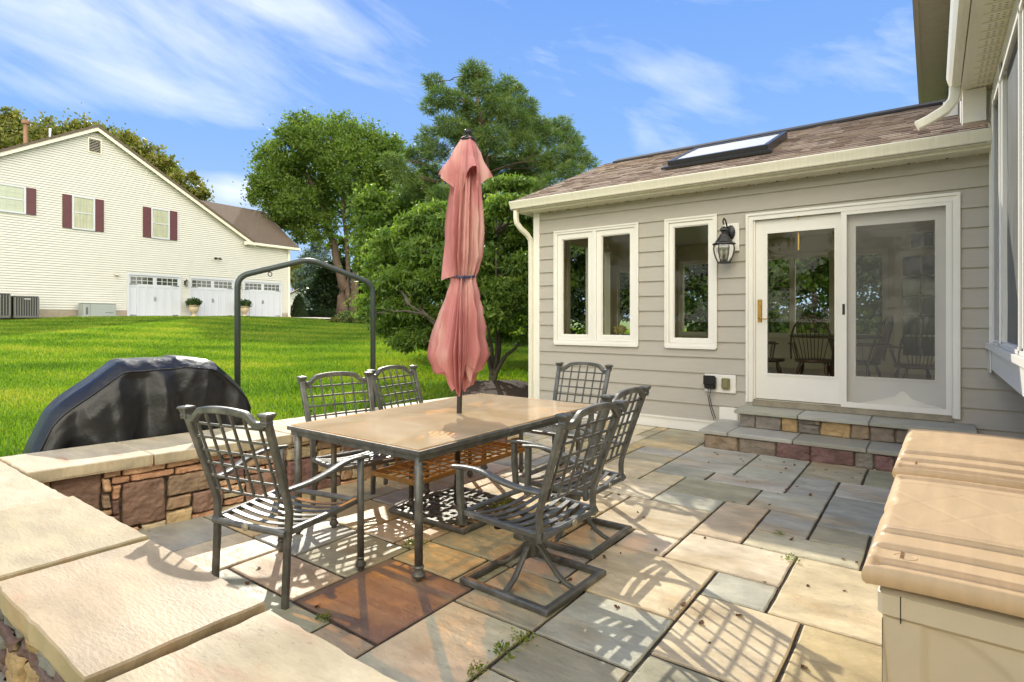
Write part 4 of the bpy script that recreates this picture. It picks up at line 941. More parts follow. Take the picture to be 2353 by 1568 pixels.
def layer(name, ztop, hem, rtab, k, amp, ph, seed, nz=46, na=168, cen=0.0, extra=None):
    def f(u, v):
        a = 2 * math.pi * u; zb_ = hem(a); z = ztop + (zb_ - ztop) * v
        R0 = rprof(rtab, z); n_ = mn.noise(Vector((math.cos(a) * 2.1, math.sin(a) * 2.1, z * .35 + seed))); n2_ = mn.noise(Vector((math.cos(a) * 5, math.sin(a) * 5, z * .25 + seed)))
        am = amp(z); ff = folds(a + n_ * .5 + .10 * math.sin(z * 2.3 + seed), k, ph, .8)
        r = R0 * (.97 + am * .26 - am * 1.45 * (1 - ff) + am * .16 * n2_ + .06 * math.sin(a * 23 + 4 * n_ + z * .6) * am + .06 * n_ * min(1, am * 4))
        x0_, y0_ = lean(z); rel = a - VIEWA
        if extra: r *= extra(rel, z)
        return (x0_ + r * math.cos(a), y0_ + r * math.sin(a), z)
    mb = MB(); mb.grid(f, na, nz, wrap=True)
    return mb.build(name, m_cloth, um, smooth=True)
zt_ = zpx(98)
side = lambda rel: -math.sin(rel)    # +1 on the right of the picture, -1 on the left
# main folded canopy between crown and strap
layer('canopy', zpx(230), lambda a: zpx(858), [(zpx(230), .07), (zpx(330), .11), (zpx(450), .125), (zpx(600), .142), (zpx(750), .145), (zpx(810), .125), (zpx(858), .095)], 12, lambda z: .42 if z > zpx(760) else .42 - .2 * (zpx(760) - z) / .13, .3, 3)
# loose flap hanging on the left above the strap
def flap(u, v):
    z = zpx(420) + (zpx(872 - 25 * u) - zpx(420)) * v; r = (.105 + .055 * v) * (1 - .42 * u ** 1.2) + .01 * math.sin(u * 8); a = VIEWA + math.pi / 2 + .55 + (.0 + u * .75) - .35; x0_, y0_ = lean(z)
    r += .012 * math.sin(9 * u + 3 * v) * v
    return (x0_ + r * math.cos(a), y0_ + r * math.sin(a), z)
mb = MB(); mb.grid(flap, 16, 26); mb.build('flap', m_cloth, um, smooth=True)
# skirt below the strap: flares, then ends in points at several heights
def hem2(a):
    rel = (a - VIEWA + math.pi) % (2 * math.pi) - math.pi; s_ = side(rel)
    base = 1270 + 120 * abs(math.sin(rel * 2.5 + .4)) + 170 * math.exp(-((s_ + .05) / .42) ** 2) - 60 * max(0, -s_ - .75) * 4 * 0
    return zpx(min(1492, base + 26 * math.sin(rel * 6)))
layer('skirt', zpx(842), hem2, [(zpx(842), .095), (zpx(870), .098), (zpx(950), .128), (zpx(1050), .165), (zpx(1150), .188), (zpx(1270), .210), (zpx(1350), .172), (zpx(1500), .06)], 9, lambda z: .12 + .38 * sstep(zpx(880), zpx(1150), -z if False else z) if False else .30 + .14 * max(0, min(1, (zpx(880) - z) / .35)), 1.1, 9,
      extra=lambda rel, z: 1 + (.10 * max(0, -side(rel)) - .06 * max(0, side(rel))) * max(0, min(1, (zpx(950) - z) / .3)))
def hem3(a):
    rel = (a - VIEWA + math.pi) % (2 * math.pi) - math.pi
    return zpx(1340 + 130 * abs(math.cos(rel * 2 + .6)) ** 1.5)
layer('under_skirt', zpx(860), hem3, [(zpx(860), .06), (zpx(1100), .11), (zpx(1250), .145), (zpx(1400), .11), (zpx(1500), .05)], 7, lambda z: .45, .2, 14)
# wind vent crown on top, eight gores with drooping corners
def hem1(a):
    rel = a - VIEWA; return zpx(300 + 125 * abs(math.sin(rel * 2 + 2.35)) ** 2.2 + 20 * math.sin(rel * 3 + 1))
layer('vent_crown', zt_, hem1, [(zt_, .050), (zpx(200), .118), (zpx(300), .195), (zpx(360), .20), (zpx(450), .16)], 4, lambda z: .10 + .36 * max(0, min(1, (zt_ - z) / .30)), .75, 21, nz=26)
mb = MB(); x0_, y0_ = lean(zpx(850)); ring = [(x0_ + .090 * math.cos(a), y0_ + .090 * math.sin(a), zpx(850) + .008 * math.sin(a * 2)) for a in [2 * math.pi * i / 24 for i in range(24)]]
mb.bar(ring, .010, .016, closed=True); qx, qy = x0_ - FW.x * .095 + RT.x * .02, y0_ - FW.y * .095 + RT.y * .02
mb.bar([(qx, qy, zpx(845)), (qx - .01, qy - .01, zpx(862)), (qx + .012, qy + .005, zpx(885))], .018, .005); mb.build('strap', m_blue, um)
ub = thing('umbrella_base', 'square dark metal umbrella base plate under the table', 'umbrella base', (-2.79, 3.115, 0))
mb = MB(); mb.bar([(-3.13, 2.775, .022), (-2.45, 2.775, .022), (-2.45, 3.455, .022), (-3.13, 3.455, .022)], .05, .040, closed=True, b=.3)
for k in range(1, 9): v = k / 9 * .64 - .32; mb.bar([(-2.79 + v, 2.79, .024), (-2.79 + v, 3.44, .024)], .03, .010); mb.bar([(-3.115, 3.115 + v, .026), (-2.465, 3.115 + v, .026)], .03, .010)
mb.build('plate', m_metal, ub, autos=40)
mb = MB(); mb.lathe([(.06, .02), (.055, .05), (.030, .065), (.028, .32), (.032, .33), (.024, .34)], (-2.79, 3.115, 0), 14); mb.build('sleeve', m_metal, ub, autos=40)

# ------------------------------------------------------------------ covered grill
gl = thing('covered_grill', 'barbecue grill hidden under a shiny black vinyl cover on the lawn', 'grill', (-5.25, 1.95, H(-5.25, 1.95)))
def gprof(u):  # outline of the cover along its length: (distance, height)
    P = [(-.82, .0), (-.78, .22), (-.70, .48), (-.60, .71), (-.54, .775), (-.36, .92), (-.20, 1.06), (-.14, 1.08), (.47, 1.07), (.53, 1.045), (.66, .90), (.76, .77), (.79, .68), (.78, .35), (.78, .0)]
    L = [0]
    for p, q in zip(P, P[1:]): L.append(L[-1] + math.dist(p, q))
    t = u * L[-1]
    for i in range(len(P) - 1):
        if t <= L[i + 1] + 1e-9: k = (t - L[i]) / (L[i + 1] - L[i]); return (P[i][0] + (P[i + 1][0] - P[i][0]) * k, P[i][1] + (P[i + 1][1] - P[i][1]) * k)
    return P[-1]
GA = R_(90 - 6.5); gd = Vector((math.cos(GA), math.sin(GA), 0)); gn = Vector((gd.y, -gd.x, 0)); g0 = Vector((-5.24, 1.93, -.06))
def gcover(u, v):
    s_, h = gprof(u); sh = max(0, min(1, h / 1.1))
    w = v * 2 - 1                      # -1 back hem, 1 front hem
    top = .20 - .0 * sh; half = .33; up = abs(w)
    if up < .22: y = w / .22 * .12; z = h
    elif up < .40: k = (up - .22) / .18; y = math.copysign(.12 + .13 * k, w); z = h - (.085 if h > .3 else .085 * h / .3) * k ** 1.3
    else:
        k = (up - .40) / .60; hk = h - (.085 if h > .3 else .085 * h / .3); y = math.copysign(.25 + .03 * min(1, k * 6) + .075 * k, w); z = hk * (1 - k)
    rg = lambda x, y_, z_: (1 - abs(mn.noise(Vector((x, y_, z_)))) * 2.2)
    s2 = s_
    f = mn.noise(Vector((s_ * 2.6, y * 1.5 + 7, z * 1.1))) * .040 + mn.noise(Vector((s_ * 6.5, z * 1.3, y * 3 + 3))) * .025
    drape = max(0, 1 - z / max(h, .05)) if up > .40 else 0
    crs = (.022 * max(0, rg(s_ * 2.3 + z * 1.2, z * 1.0, y + 2)) ** 4 + .014 * max(0, rg(s_ * 4.5 - z * 2, z * 2.2, y + 8)) ** 4) if z > -1 else 0
    fold = crs * (1 if drape > 0 else .35) + .024 * math.sin(s_ * 16 + 3 * mn.noise(Vector((s_ * 3, z * 2, 1)))) * drape ** .6 * (.4 + .6 * abs(mn.noise(Vector((s_ * 2.1, 4, 2)))) * 2)
    for c0, wd, am in ((-.23, .035, .05), (-.05, .05, -.045), (.10, .04, .03), (-.45, .05, -.04), (.55, .06, -.03)):
        fold += am * math.exp(-((s_ - c0 - .08 * drape * (1 if c0 > -.3 else -1)) / (wd + .05 * drape)) ** 2) * (drape ** .4) * (1 if drape > 0 else 0)
    y += math.copysign(1, w) * (f * (drape > 0) + fold); z += f * .25 * (drape == 0) + .012 * math.sin(s_ * 9) * (drape == 0) * (abs(s_) > .2)
    p = g0 + gd * s2 + gn * y; return (p.x, p.y, max(-.08, g0.z + z + .06))
mb = MB(); mb.grid(gcover, 180, 100); mb.build('grill_cover', m_vinylcover, gl, smooth=True)
mb = MB()
mb.tube([tuple(Vector(gcover(i / 60, .70)) + Vector((0, 0, .004))) for i in range(2, 59)], .006, 6); mb.build('piping', m_vinylcover, gl, smooth=True)

# ------------------------------------------------------------------ steel arch
def roundpath(P, r, n=6):
    out = [Vector(P[0])]
    for a, b, c in zip(P, P[1:], P[2:]):
        a, b, c = Vector(a), Vector(b), Vector(c); d1 = (a - b).normalized(); d2 = (c - b).normalized(); p, q = b + d1 * r, b + d2 * r
        for i in range(n + 1): t = i / n; out.append(p * (1 - t) ** 2 + b * 2 * t * (1 - t) + q * t * t)
    out.append(Vector(P[-1])); return out
fa, fb = Vector((-5.61, 2.94, 0)), Vector((-5.07, 4.21, 0)); fm = fa.lerp(fb, .50)
sf = thing('steel_arch', 'dark green steel tube swing frame with a peaked top standing in the lawn', 'swing frame', (fm.x, fm.y, H(fm.x, fm.y)))
mb = MB(); mb.tube(roundpath([(fa.x, fa.y, -.1), (fa.x, fa.y, 1.83), (fm.x, fm.y, 2.04), (fb.x, fb.y, 1.80), (fb.x, fb.y, -.1)], .11), .029, 14, up=(.92, -.39, .02)); mb.build('tube_frame', m_frame, sf, smooth=True)
for t_ in (.22, .5):
    p = fa.lerp(fb, t_); z = 1.83 + (2.04 - 1.83) * (t_ / .5) - .045; mb = MB(); mb.tube([(p.x + .0, p.y + .022 * math.cos(a), z - .012 + .022 * math.sin(a)) for a in [2 * math.pi * i / 14 for i in range(14)]], .0045, 6, closed=True, up=(1, 0, 0)); mb.build('hook_ring', m_black, sf)

# ------------------------------------------------------------------ deck boxes
def deckbox(loc, rz, label, lx=.70, ly=1.27, zt=.665):
    b = thing('deck_box', label, 'storage box', loc, rz, 'resin deck boxes in front of the steps')
    def outline(v):   # left (front) edge of the lid with its moulded scallops and central grip
        s_ = 0
        for c0, w_ in ((.5, .05),): s_ += .020 * math.exp(-((v - c0) / w_) ** 4)
        for c0 in (.10, .22, .34, .66, .78, .90): s_ += .007 * math.exp(-((v - c0) / .012) ** 2)
        return s_
    def lid(u, v):
        x = u * lx; y = v * ly
        e = min(u * lx, (1 - u) * lx, v * ly, (1 - v) * ly)
        z = zt - .012 + .012 * min(1, (e / .012)) ** .5 + .010 * math.sin(math.pi * u) ** .6
        yy_ = y if y < ly / 2 else ly - y
        for c0 in (.085, .175, .285): z += .009 * math.tanh((yy_ - c0) / .0028) * min(1, e / .03)
        z += .004 * math.exp(-((yy_ - .31) / .01) ** 2) * -1.5 * min(1, e / .03)
        # crossed stiffening ribs moulded into the middle of the lid
        if .34 < y < ly - .34:
            for q in (1, -1): z -= .0022 * math.exp(-(((x * q * 1.3 + y * .9) % .30 - .15) / .010) ** 2) * min(1, (yy_ - .34) / .06)
        X = x + outline(v) * max(0, 1 - u / .12)
        k = .02; cr = min(u * lx, .05) ; cr2 = min(v * ly, .05, (1 - v) * ly)
        return (X, y, z)
    mb = MB(); mb.grid(lid, 70, 330)
    def rim(u, v):
        P = []
        t = u * 4
        if t < 1: uu, vv = 0, t
        elif t < 2: uu, vv = t - 1, 1
        elif t < 3: uu, vv = 1, 3 - t
        else: uu, vv = 4 - t, 0
        p = Vector(lid(uu, vv)); c = Vector((lx / 2, ly / 2, 0)); d_ = Vector((-1 if uu == 0 else (1 if uu == 1 else 0), -1 if vv == 0 else (1 if vv == 1 else 0), 0))
        o_ = .008 * math.sin(math.pi * min(1, v * 1.0)) if v < 1 else -.004
        return (p.x + d_.x * o_, p.y + d_.y * o_, p.z - .055 * v)
    mb.grid(rim, 320, 6); ld = mb.build('lid', m_lid, b, world=False, smooth=True)
    # round maker's mark
    cx, cy = .095, .125; zz = lid(cx / lx, cy / ly)[2]
    mb = MB(); mb.tube([(cx + .030 * math.cos(a), cy + .026 * math.sin(a), lid((cx + .03 * math.cos(a)) / lx, (cy + .026 * math.sin(a)) / ly)[2]) for a in [2 * math.pi * i / 28 for i in range(28)]], .0016, 5, closed=True); mb.build('badge_ring', m_lid, ld, world=False, smooth=True)
    textmesh('SUNCAST', .014, (cx - .004, cy - .022, zz + .0015), (0, 0, R_(90)), m_lid2, ld, 'badge_text', .0008)
    # body
    i = .030; z1 = zt - .083
    mb = MB(); mb.bbox(i, lx - i, i, ly - i, z1 - .085, z1, .012); mb.build('body_rim', m_bin, b, world=False, autos=40)
    def wall(px, py, qx, qy, nx_, ny_, seed):
        L = math.hypot(qx - px, qy - py)
        def f(u, v):
            x = px + (qx - px) * u; y = py + (qy - py) * u; z = .01 + (z1 - .09) * v; s_ = u * L; tap = .028 * (1 - v); d_ = -tap
            e = min(s_, L - s_)
            d_ -= .010 * (1 if e > .10 else 0) * sstep(0, 1, (e - .10) / .012) * 1
            # broad moulded arch line
            rr = math.hypot((s_ - .10) / .34, (z) / .50); d_ += .006 * math.tanh((rr - 1) / .012) * (e > .1)
            return (x + nx_ * d_, y + ny_ * d_, z)
        m_ = MB(); m_.grid(f, max(20, int(L / .012)), 50); return m_
    j = .042
    for a in ((j, j, lx - j, j, 0, -1), (j, ly - j, j, j, -1, 0), (lx - j, j, lx - j, ly - j, 1, 0), (lx - j, ly - j, j, ly - j, 0, 1)): wall(*a, 0).build('side_panel', m_bin, b, world=False, smooth=True)
    mb = MB(); mb.box(j - .001, j + .0004, j - .004, j + .0, .02, z1 - .09); mb.box(j + .045, j + .0475, i - .0015, i + .02, z1 - .09, z1 - .01); mb.build('panel_seam', m_seam, b, world=False)
    return b
m_lid2 = mat('tan_lid_relief', (.36, .21, .11), .4)
def textmesh(txt, size, loc, rot, mat_, parent, name, ext=.001, world=False):
    cu = bpy.data.curves.new('t', 'FONT'); cu.body = txt; cu.size = size; cu.extrude = ext
    o = bpy.data.objects.new('t', cu); C.objects.link(o); bpy.context.view_layer.update()
    me = bpy.data.meshes.new_from_object(o.evaluated_get(bpy.context.evaluated_depsgraph_get())); bpy.data.objects.remove(o)
    from mathutils import Euler
    me.transform(Matrix.Translation(loc) @ Euler(rot).to_matrix().to_4x4()); me.materials.clear(); me.materials.append(mat_)
    q = bpy.data.objects.new(name, me); C.objects.link(q); q.parent = parent; KIDS.setdefault(parent.name, []).append(q); return q
deckbox((-.165, 2.02, 0), R_(-1.2), 'large tan and beige resin deck box nearest the camera at the lower right')
deckbox((-.155, 3.44, 0), R_(-1.2), 'tan resin deck box behind the nearer one, beside the stone steps')

# ------------------------------------------------------------------ wall fittings
wl = thing('wall_lantern', 'black carriage lantern with clear glass mounted beside the sliding door', 'wall light', (-1.95, WY, 2.1))
mb = MB(); mb.bbox(-2.037, -1.85, WY - .045, WY - .017, 2.217, 2.551, .004); mb.build('mounting_block', m_trim, wl)
lx_, ly_ = -1.985, WY - .19
mb = MB(); mb.v = []; mb.lathe([(.0, 0), (.055, .004), (.06, .012), (.045, .02), (.02, .03)], (0, 0, 0), 12); mb.v = [(-1.945 + p[0] * .9, WY - .046 - p[2], 2.44 + p[1] * 1.5) for p in mb.v]
mb.tube(roundpath([(-1.945, WY - .07, 2.42), (-1.96, WY - .12, 2.45), (lx_ + .03, ly_ + .02, 2.50), (lx_ + .02, ly_, 2.57), (lx_, ly_, 2.60), (lx_ - .012, ly_, 2.56), (lx_, ly_, 2.52)], .012), .009, 8)
mb.build('bracket', m_black, wl, autos=50)
mb = MB(); mb.lathe([(.012, 2.50), (.03, 2.49), (.045, 2.47), (.050, 2.455), (.030, 2.44), (.028, 2.425), (.040, 2.41), (.048, 2.40), (.05, 2.39), (.10, 2.315), (.128, 2.300), (.132, 2.288), (.118, 2.280), (.11, 2.285)], (lx_, ly_, 0), 6, a0=.26); mb.build('hood', m_black, wl)
mb = MB()
prof = [(.112, 2.285), (.118, 2.24), (.112, 2.19), (.095, 2.13), (.070, 2.075)]
for k in range(6):
    a = .26 + k * math.pi / 3; mb.bar([(lx_ + r * math.cos(a), ly_ + r * math.sin(a), z) for r, z in prof], .008, .008, up=(math.cos(a), math.sin(a), 0))
mb.lathe([(.060, 2.060), (.074, 2.066), (.074, 2.080), (.066, 2.082)], (lx_, ly_, 0), 6, a0=.26); mb.lathe([(.03, 2.08), (.03, 2.10), (.012, 2.11), (.010, 2.16)], (lx_, ly_, 0), 8); mb.build('cage', m_black, wl)
mb = MB(); mb.lathe([(r - .004, z) for r, z in prof], (lx_, ly_, 0), 6, a0=.26); mb.f = mb.f[:-2]; mb.c = mb.c[:-2]; mb.build('lamp_glass', m_lampglass, wl)
mb = MB()
for q in (0, 2.1, 4.2): mb.lathe([(.010, 2.12), (.010, 2.18), (.014, 2.195), (.012, 2.215), (.003, 2.24)], (lx_ + .03 * math.cos(q), ly_ + .03 * math.sin(q), 0), 8)
mb.build('candle_bulb', m_bulb, wl, smooth=True)
ot = thing('outdoor_outlet', 'white plate with a black and an olive weatherproof outlet cover and hanging cords', 'outlet', (-2.08, WY, .5))
mb = MB(); mb.bbox(-2.262, -1.892, WY - .034, WY - .0155, .508, .728, .003); mb.build('plate', m_trim, ot)
mb = MB(); mb.bbox(-2.25, -2.115, WY - .105, WY - .0345, .55, .70, .012); mb.bbox(-2.255, -2.11, WY - .115, WY - .10, .60, .715, .01); mb.build('outlet_cover', m_black, ot)
mb = MB(); mb.bbox(-2.05, -1.955, WY - .075, WY - .0345, .555, .69, .01); mb.bbox(-2.035, -1.97, WY - .085, WY - .0755, .575, .675, .008); o = mb.build('outlet_cover', mat('olive_plastic', (.22, .20, .10), .4), ot); o['label'] = 'olive plastic cover'
mb = MB(); mb.tube([(-2.20, WY - .08, .56), (-2.205, WY - .09, .47), (-2.185, WY - .08, .34), (-2.16, WY - .07, .24), (-2.13, WY - .10, .195), (-2.10, WY - .2, .20)], .005, 6); mb.tube([(-2.17, WY - .08, .56), (-2.185, WY - .085, .46), (-2.165, WY - .07, .33), (-2.13, WY - .06, .22), (-2.11, WY - .09, .20)], .005, 6); mb.build('cord', m_black, ot, smooth=True)
# ------------------------------------------------------------------ inside the sunroom
def windsor(t):
    mb = MB(); mb.grid(lambda u, v: (.235 * math.cos(2 * math.pi * u) * math.sin(math.pi * v), .22 * math.sin(2 * math.pi * u) * math.sin(math.pi * v), .44 + .02 * (1 if v < .5 else -1) * min(1, math.sin(math.pi * v) * 0 + 1) * (1 if abs(v - .5) > .02 else 0)), 20, 10, wrap=True); mb.build('seat', m_wood, t, world=False, smooth=True)
    for sx in (-1, 1):
        for sy in (-1, 1):
            mb = MB(); P = [Vector((sx * (.14 + .09 * k), sy * (.12 + .09 * k), .42 * (1 - k))) for k in [i / 12 for i in range(13)]]
            mb.tube(P, .016, 8, scale=[1, .8, 1.3, 1.5, 1.2, .8, 1.4, 1.6, 1.1, .8, 1.0, .9, .7]); mb.build('leg', m_wood, t, world=False, smooth=True)
    bow = [(.24 * math.cos(a) * (1.0 + .12 * math.sin(a)), -.17 - .16 * math.sin(a), .46 + .56 * math.sin(a) ** .8) for a in [math.pi * i / 20 for i in range(21)]]
    mb = MB(); mb.tube(bow, .012, 8)
    mb.build('bow', m_wood, t, world=False, smooth=True)
    mb = MB()
    for k in range(9):
        x = -.19 + .38 * k / 8; a = math.acos(max(-1, min(1, x * 1.15 / .26))); mb.tube([(x * .7, -.17, .455), (x * 1.15, -.17 - .155 * math.sin(a), .455 + .55 * math.sin(a) ** .8)], .0055, 6)
    mb.build('spindles', m_wood, t, world=False)
    for sx in (-1, 1):
        mb = MB(); mb.bar([(sx * .245, -.25, .66), (sx * .27, -.1, .665), (sx * .26, .12, .665)], .045, .018); mb.tube([(sx * .20, .05, .45), (sx * .255, .08, .66)], .010, 8); mb.tube([(sx * .21, -.03, .45), (sx * .262, -.02, .66)], .006, 6)
        mb.build('arm', m_wood, t, world=False)
FZ = .42
w0 = thing('windsor_chair', 'dark bow-back Windsor chair seen through the plain door glass, facing away from the door', 'chair', (-1.25, 8.35, FZ), R_(0), 'dark Windsor chairs inside the sunroom'); windsor(w0)
dup(w0, (-.72, 8.30, FZ), R_(75), 'dark Windsor armchair seen side-on through the left of the screen')
dup(w0, (-.14, 8.0, FZ), R_(20), 'dark Windsor chair nearest the right edge of the screen door')
dup(w0, (-1.78, 8.15, FZ), R_(-75), 'dark Windsor chair at the left edge of the door glass, beside the lever handle')
dt_ = thing('dining_table', 'dark wooden dining table inside the sunroom behind the door glass', 'table', (-1.1, 9.2, FZ))
mb = MB(); mb.lathe([(.58, .72), (.60, .73), (.60, .745), (.58, .755)], (-1.1, 9.2, FZ), 32); mb.build('table_top', m_wood, dt_); mb = MB(); mb.lathe([(.30, 0), (.28, .03), (.06, .08), (.08, .3), (.05, .5), (.1, .719)], (-1.1, 9.2, FZ), 14); mb.build('pedestal', m_wood, dt_, smooth=True)
fv = thing('flower_vase', 'small glass vase of dried cream flowers behind the double window', 'vase', (-3.53, 7.33, 1.055))
mb = MB(); mb.box(-4.44, -3.16, WY + .131, WY + .33, 1.02, 1.05); mb.box(-2.75, -2.14, WY + .131, WY + .33, 1.02, 1.05); mb.build('window_stool', m_itrim, hs)
mb = MB(); mb.lathe([(.04, 0), (.055, .03), (.055, .10), (.04, .13), (.048, .15)], (-3.53, 7.33, 1.052), 14); mb.build('vase', m_lampglass, fv, smooth=True)
def leafball(name, parent, c, rad, n, size, m_, seed, sq=.8):
    rng = np.random.default_rng(seed); d = rng.normal(size=(n, 3)); d /= np.linalg.norm(d, axis=1)[:, None]; p = d * (rng.uniform(.3, 1, n) ** .5)[:, None] * np.array(rad) + np.array(c)
    return quads(name, p, size, rng, m_, parent, d)
def quads(name, p, size, rng, m_, parent, nrm=None, asp=.55, rndv=None, droop=0.0, kind=None, along=None):
    n = len(p); a = rng.normal(size=(n, 3))
    if along is not None: a = along + .5 * a * np.linalg.norm(along, axis=1)[:, None]
    a[:, 2] -= droop; a /= np.linalg.norm(a, axis=1)[:, None]
    b = rng.normal(size=(n, 3)); b -= (b * a).sum(1)[:, None] * a; b /= np.linalg.norm(b, axis=1)[:, None]
    L = (size * rng.uniform(.65, 1.25, n))[:, None]; a = a * L; b = b * L * asp * .5
    v = np.empty((n, 4, 3)); v[:, 0] = p; v[:, 1] = p + a * .45 + b; v[:, 2] = p + a; v[:, 3] = p + a * .45 - b
    return trimesh(name, v.reshape(-1, 3), 4, m_, rng.uniform(0, 1, n) if rndv is None else rndv, kind, parent)
m_dried = leafmat('dried_petals', [(.40, .30, .12), (.55, .45, .22), (.5, .42, .25)], .2)
leafball('flowers', fv, (-3.53, 7.33, 1.26), (.09, .09, .055), 500, .03, m_dried, 5)
fv2 = thing('flower_vase', 'green hydrangea bunch in a vase behind the single narrow window', 'vase', (-2.24, 7.33, 1.055))
mb = MB(); mb.lathe([(.03, 0), (.045, .03), (.045, .09), (.035, .11)], (-2.24, 7.33, 1.052), 14); mb.build('vase', m_lampglass, fv2, smooth=True)
leafball('flowers', fv2, (-2.24, 7.33, 1.24), (.08, .08, .08), 500, .03, leafmat('green_petals', [(.12, .16, .05), (.25, .28, .10)], .2), 6)

# ------------------------------------------------------------------ neighbour's house (local frame: x along the wall, y away from us, z up from its base)
nb = thing('neighbour_house', 'large cream vinyl-sided house with maroon shutters and three garage doors', 'house', tuple(NB), NA)
OZ = (0, 0, -NB.z)
def nbuild(mb, name, m_, parent=nb, **k): return mb.build(name, m_, parent, world=False, off=OZ, **k)
def gtop(t):  # underside of the gable line
    return 11.0 - .585 * (-1.51 - t) if t < -1.51 else max(6.15, 11.0 - .562 * (t + 1.51))
mb = MB(); z = 1.85; step = .1165
while z < 11.0:
    z2 = z + step; zz = min(z2, 11)
    lo = -1.51 - (11.0 - zz) / .585; hi = -1.51 + (11.0 - zz) / .562
    lo = max(lo, -11.0); hi = min(hi, 9.95) if zz > 6.1 else 9.95
    segs = [(lo, hi)]
    if z < 3.86: segs = [(lo, -.06), (2.71, 3.19), (5.96, 6.51), (9.30, 9.95)]
    for a, b in segs:
        if b - a > .02: mb.add([(a, -.045, z + .022), (b, -.045, z + .022), (b, -.022, z2), (a, -.022, z2), (a, 0, z + .022), (b, 0, z + .022), (a, 0, z2), (b, 0, z2)], [(0, 1, 2, 3), (0, 4, 5, 1), (3, 2, 7, 6)])
    z = z2
for a, b in ((2.71, 3.19), (5.96, 6.51)): mb.box(a, b, -.02, 0, 1.52, 1.849)
nbuild(mb, 'siding', m_vinyl)
mb = MB(); mb.prism([(-11, 1.5), (9.95, 1.5), (9.95, 6.2), (7.1, 6.2), (-1.51, 11.05), (-11, 5.5)], .001, .2, 'y'); mb.box(-11, 9.95, .2, 11.5, 1.0, 6.1); nbuild(mb, 'wall', m_vinyl)
mb = MB(); mb.box(9.951, 10.0, .0, 6.9, 1.0, 6.1); mb.prism([(0, 6.1), (6.9, 6.1), (3.45, 8.95)], 9.9, 10.0, 'x'); nbuild(mb, 'brick_end', mat('red_brick', (.24, .10, .07), .9, var=.4, vscale=14, bump=.5))
mb = MB(); mb.box(-11, -.06, -.03, -.001, 1.3, 1.849); mb.box(9.3, 9.95, -.03, -.001, 1.3, 1.80); nbuild(mb, 'foundation', m_found)
# rake boards
mb = MB()
def rake(t0, z0, t1, z1, w=.26, y=-.30):
    mb.prism([(t0, z0 - w), (t1, z1 - w), (t1, z1), (t0, z0)], y, y + .03, 'y')
    mb.prism([(t0, z0 - .05), (t1, z1 - .05), (t1, z1 - .09), (t0, z0 - .09)], y + .031, -.001, 'y')
rake(-11.2, 11.15 - .585 * 9.69, -1.51, 11.15); rake(-1.5099, 11.15, 7.2, 11.15 - .562 * 8.71)
mb.box(9.80, 9.95, -.07, -.019, 1.55, 6.1); nbuild(mb, 'rake_board', m_trim2)
mb = MB(); mb.prism([(-11.3, 11.20 - .585 * 9.79), (-1.51, 11.20), (-1.51, 11.08), (-11.3, 11.08 - .585 * 9.79)], -.36, 12, 'y'); mb.prism([(-1.5099, 11.20), (7.3, 11.20 - .562 * 8.81), (7.3, 11.08 - .562 * 8.81), (-1.5099, 11.08)], -.36, 12, 'y')
rfn = nbuild(mb, 'roof', m_shing2)
mb = MB()
for dn in (0, -.10):
    mb.add([(7.15, -.42, 6.24 + dn), (10.45, -.42, 6.24 + dn), (10.45, 3.45, 9.12 + dn), (2.05, 3.45, 9.12 + dn), (2.05, 3.45, 9.12 + dn), (10.45, 3.45, 9.12 + dn), (10.45, 7.2, 6.24 + dn), (7.15, 7.2, 6.24 + dn)], [(0, 1, 2, 3), (4, 5, 6, 7)])
nbuild(mb, 'garage_roof', m_shing2)
mb = MB(); mb.box(6.55, 10.5, -.42, -.31, 6.10, 6.24); mb.box(6.6, 10.45, -.31, -.001, 6.09, 6.12); mb.box(6.45, 7.15, -.33, -.305, 6.05, 6.26)
for a, b in ((-.30, 3.45), (7.2, 3.45)): mb.prism([(a, 6.24), (b, 9.14), (b, 8.95), (a, 6.05)], 10.45, 10.50, 'x')
nbuild(mb, 'gutter', m_trim2)
mb = MB(); mb.bar([(9.72, -.36, 6.1), (9.80, -.10, 5.85), (9.80, -.08, 5.7), (9.80, -.08, 1.7), (9.85, -.25, 1.58)], .08, .07, up=(1, 0, 0)); nbuild(mb, 'downspout', m_trim2)
mb = MB(); mb.box(-1.85, -1.25, -.075, -.02, 9.78, 10.52); f_ = nbuild(mb, 'gable_vent', m_trim2); mb = MB(); mb.box(-1.80, -1.30, -.08, -.076, 9.83, 10.47); nbuild(mb, 'vent_opening', m_seam, f_); mb = MB()
for k in range(8): mb.add([(-1.80, -.11, 9.84 + k * .08), (-1.30, -.11, 9.84 + k * .08), (-1.30, -.055, 9.88 + k * .08), (-1.80, -.055, 9.88 + k * .08)], [(0, 1, 2, 3)])
nbuild(mb, 'louvre', m_trim2, f_)
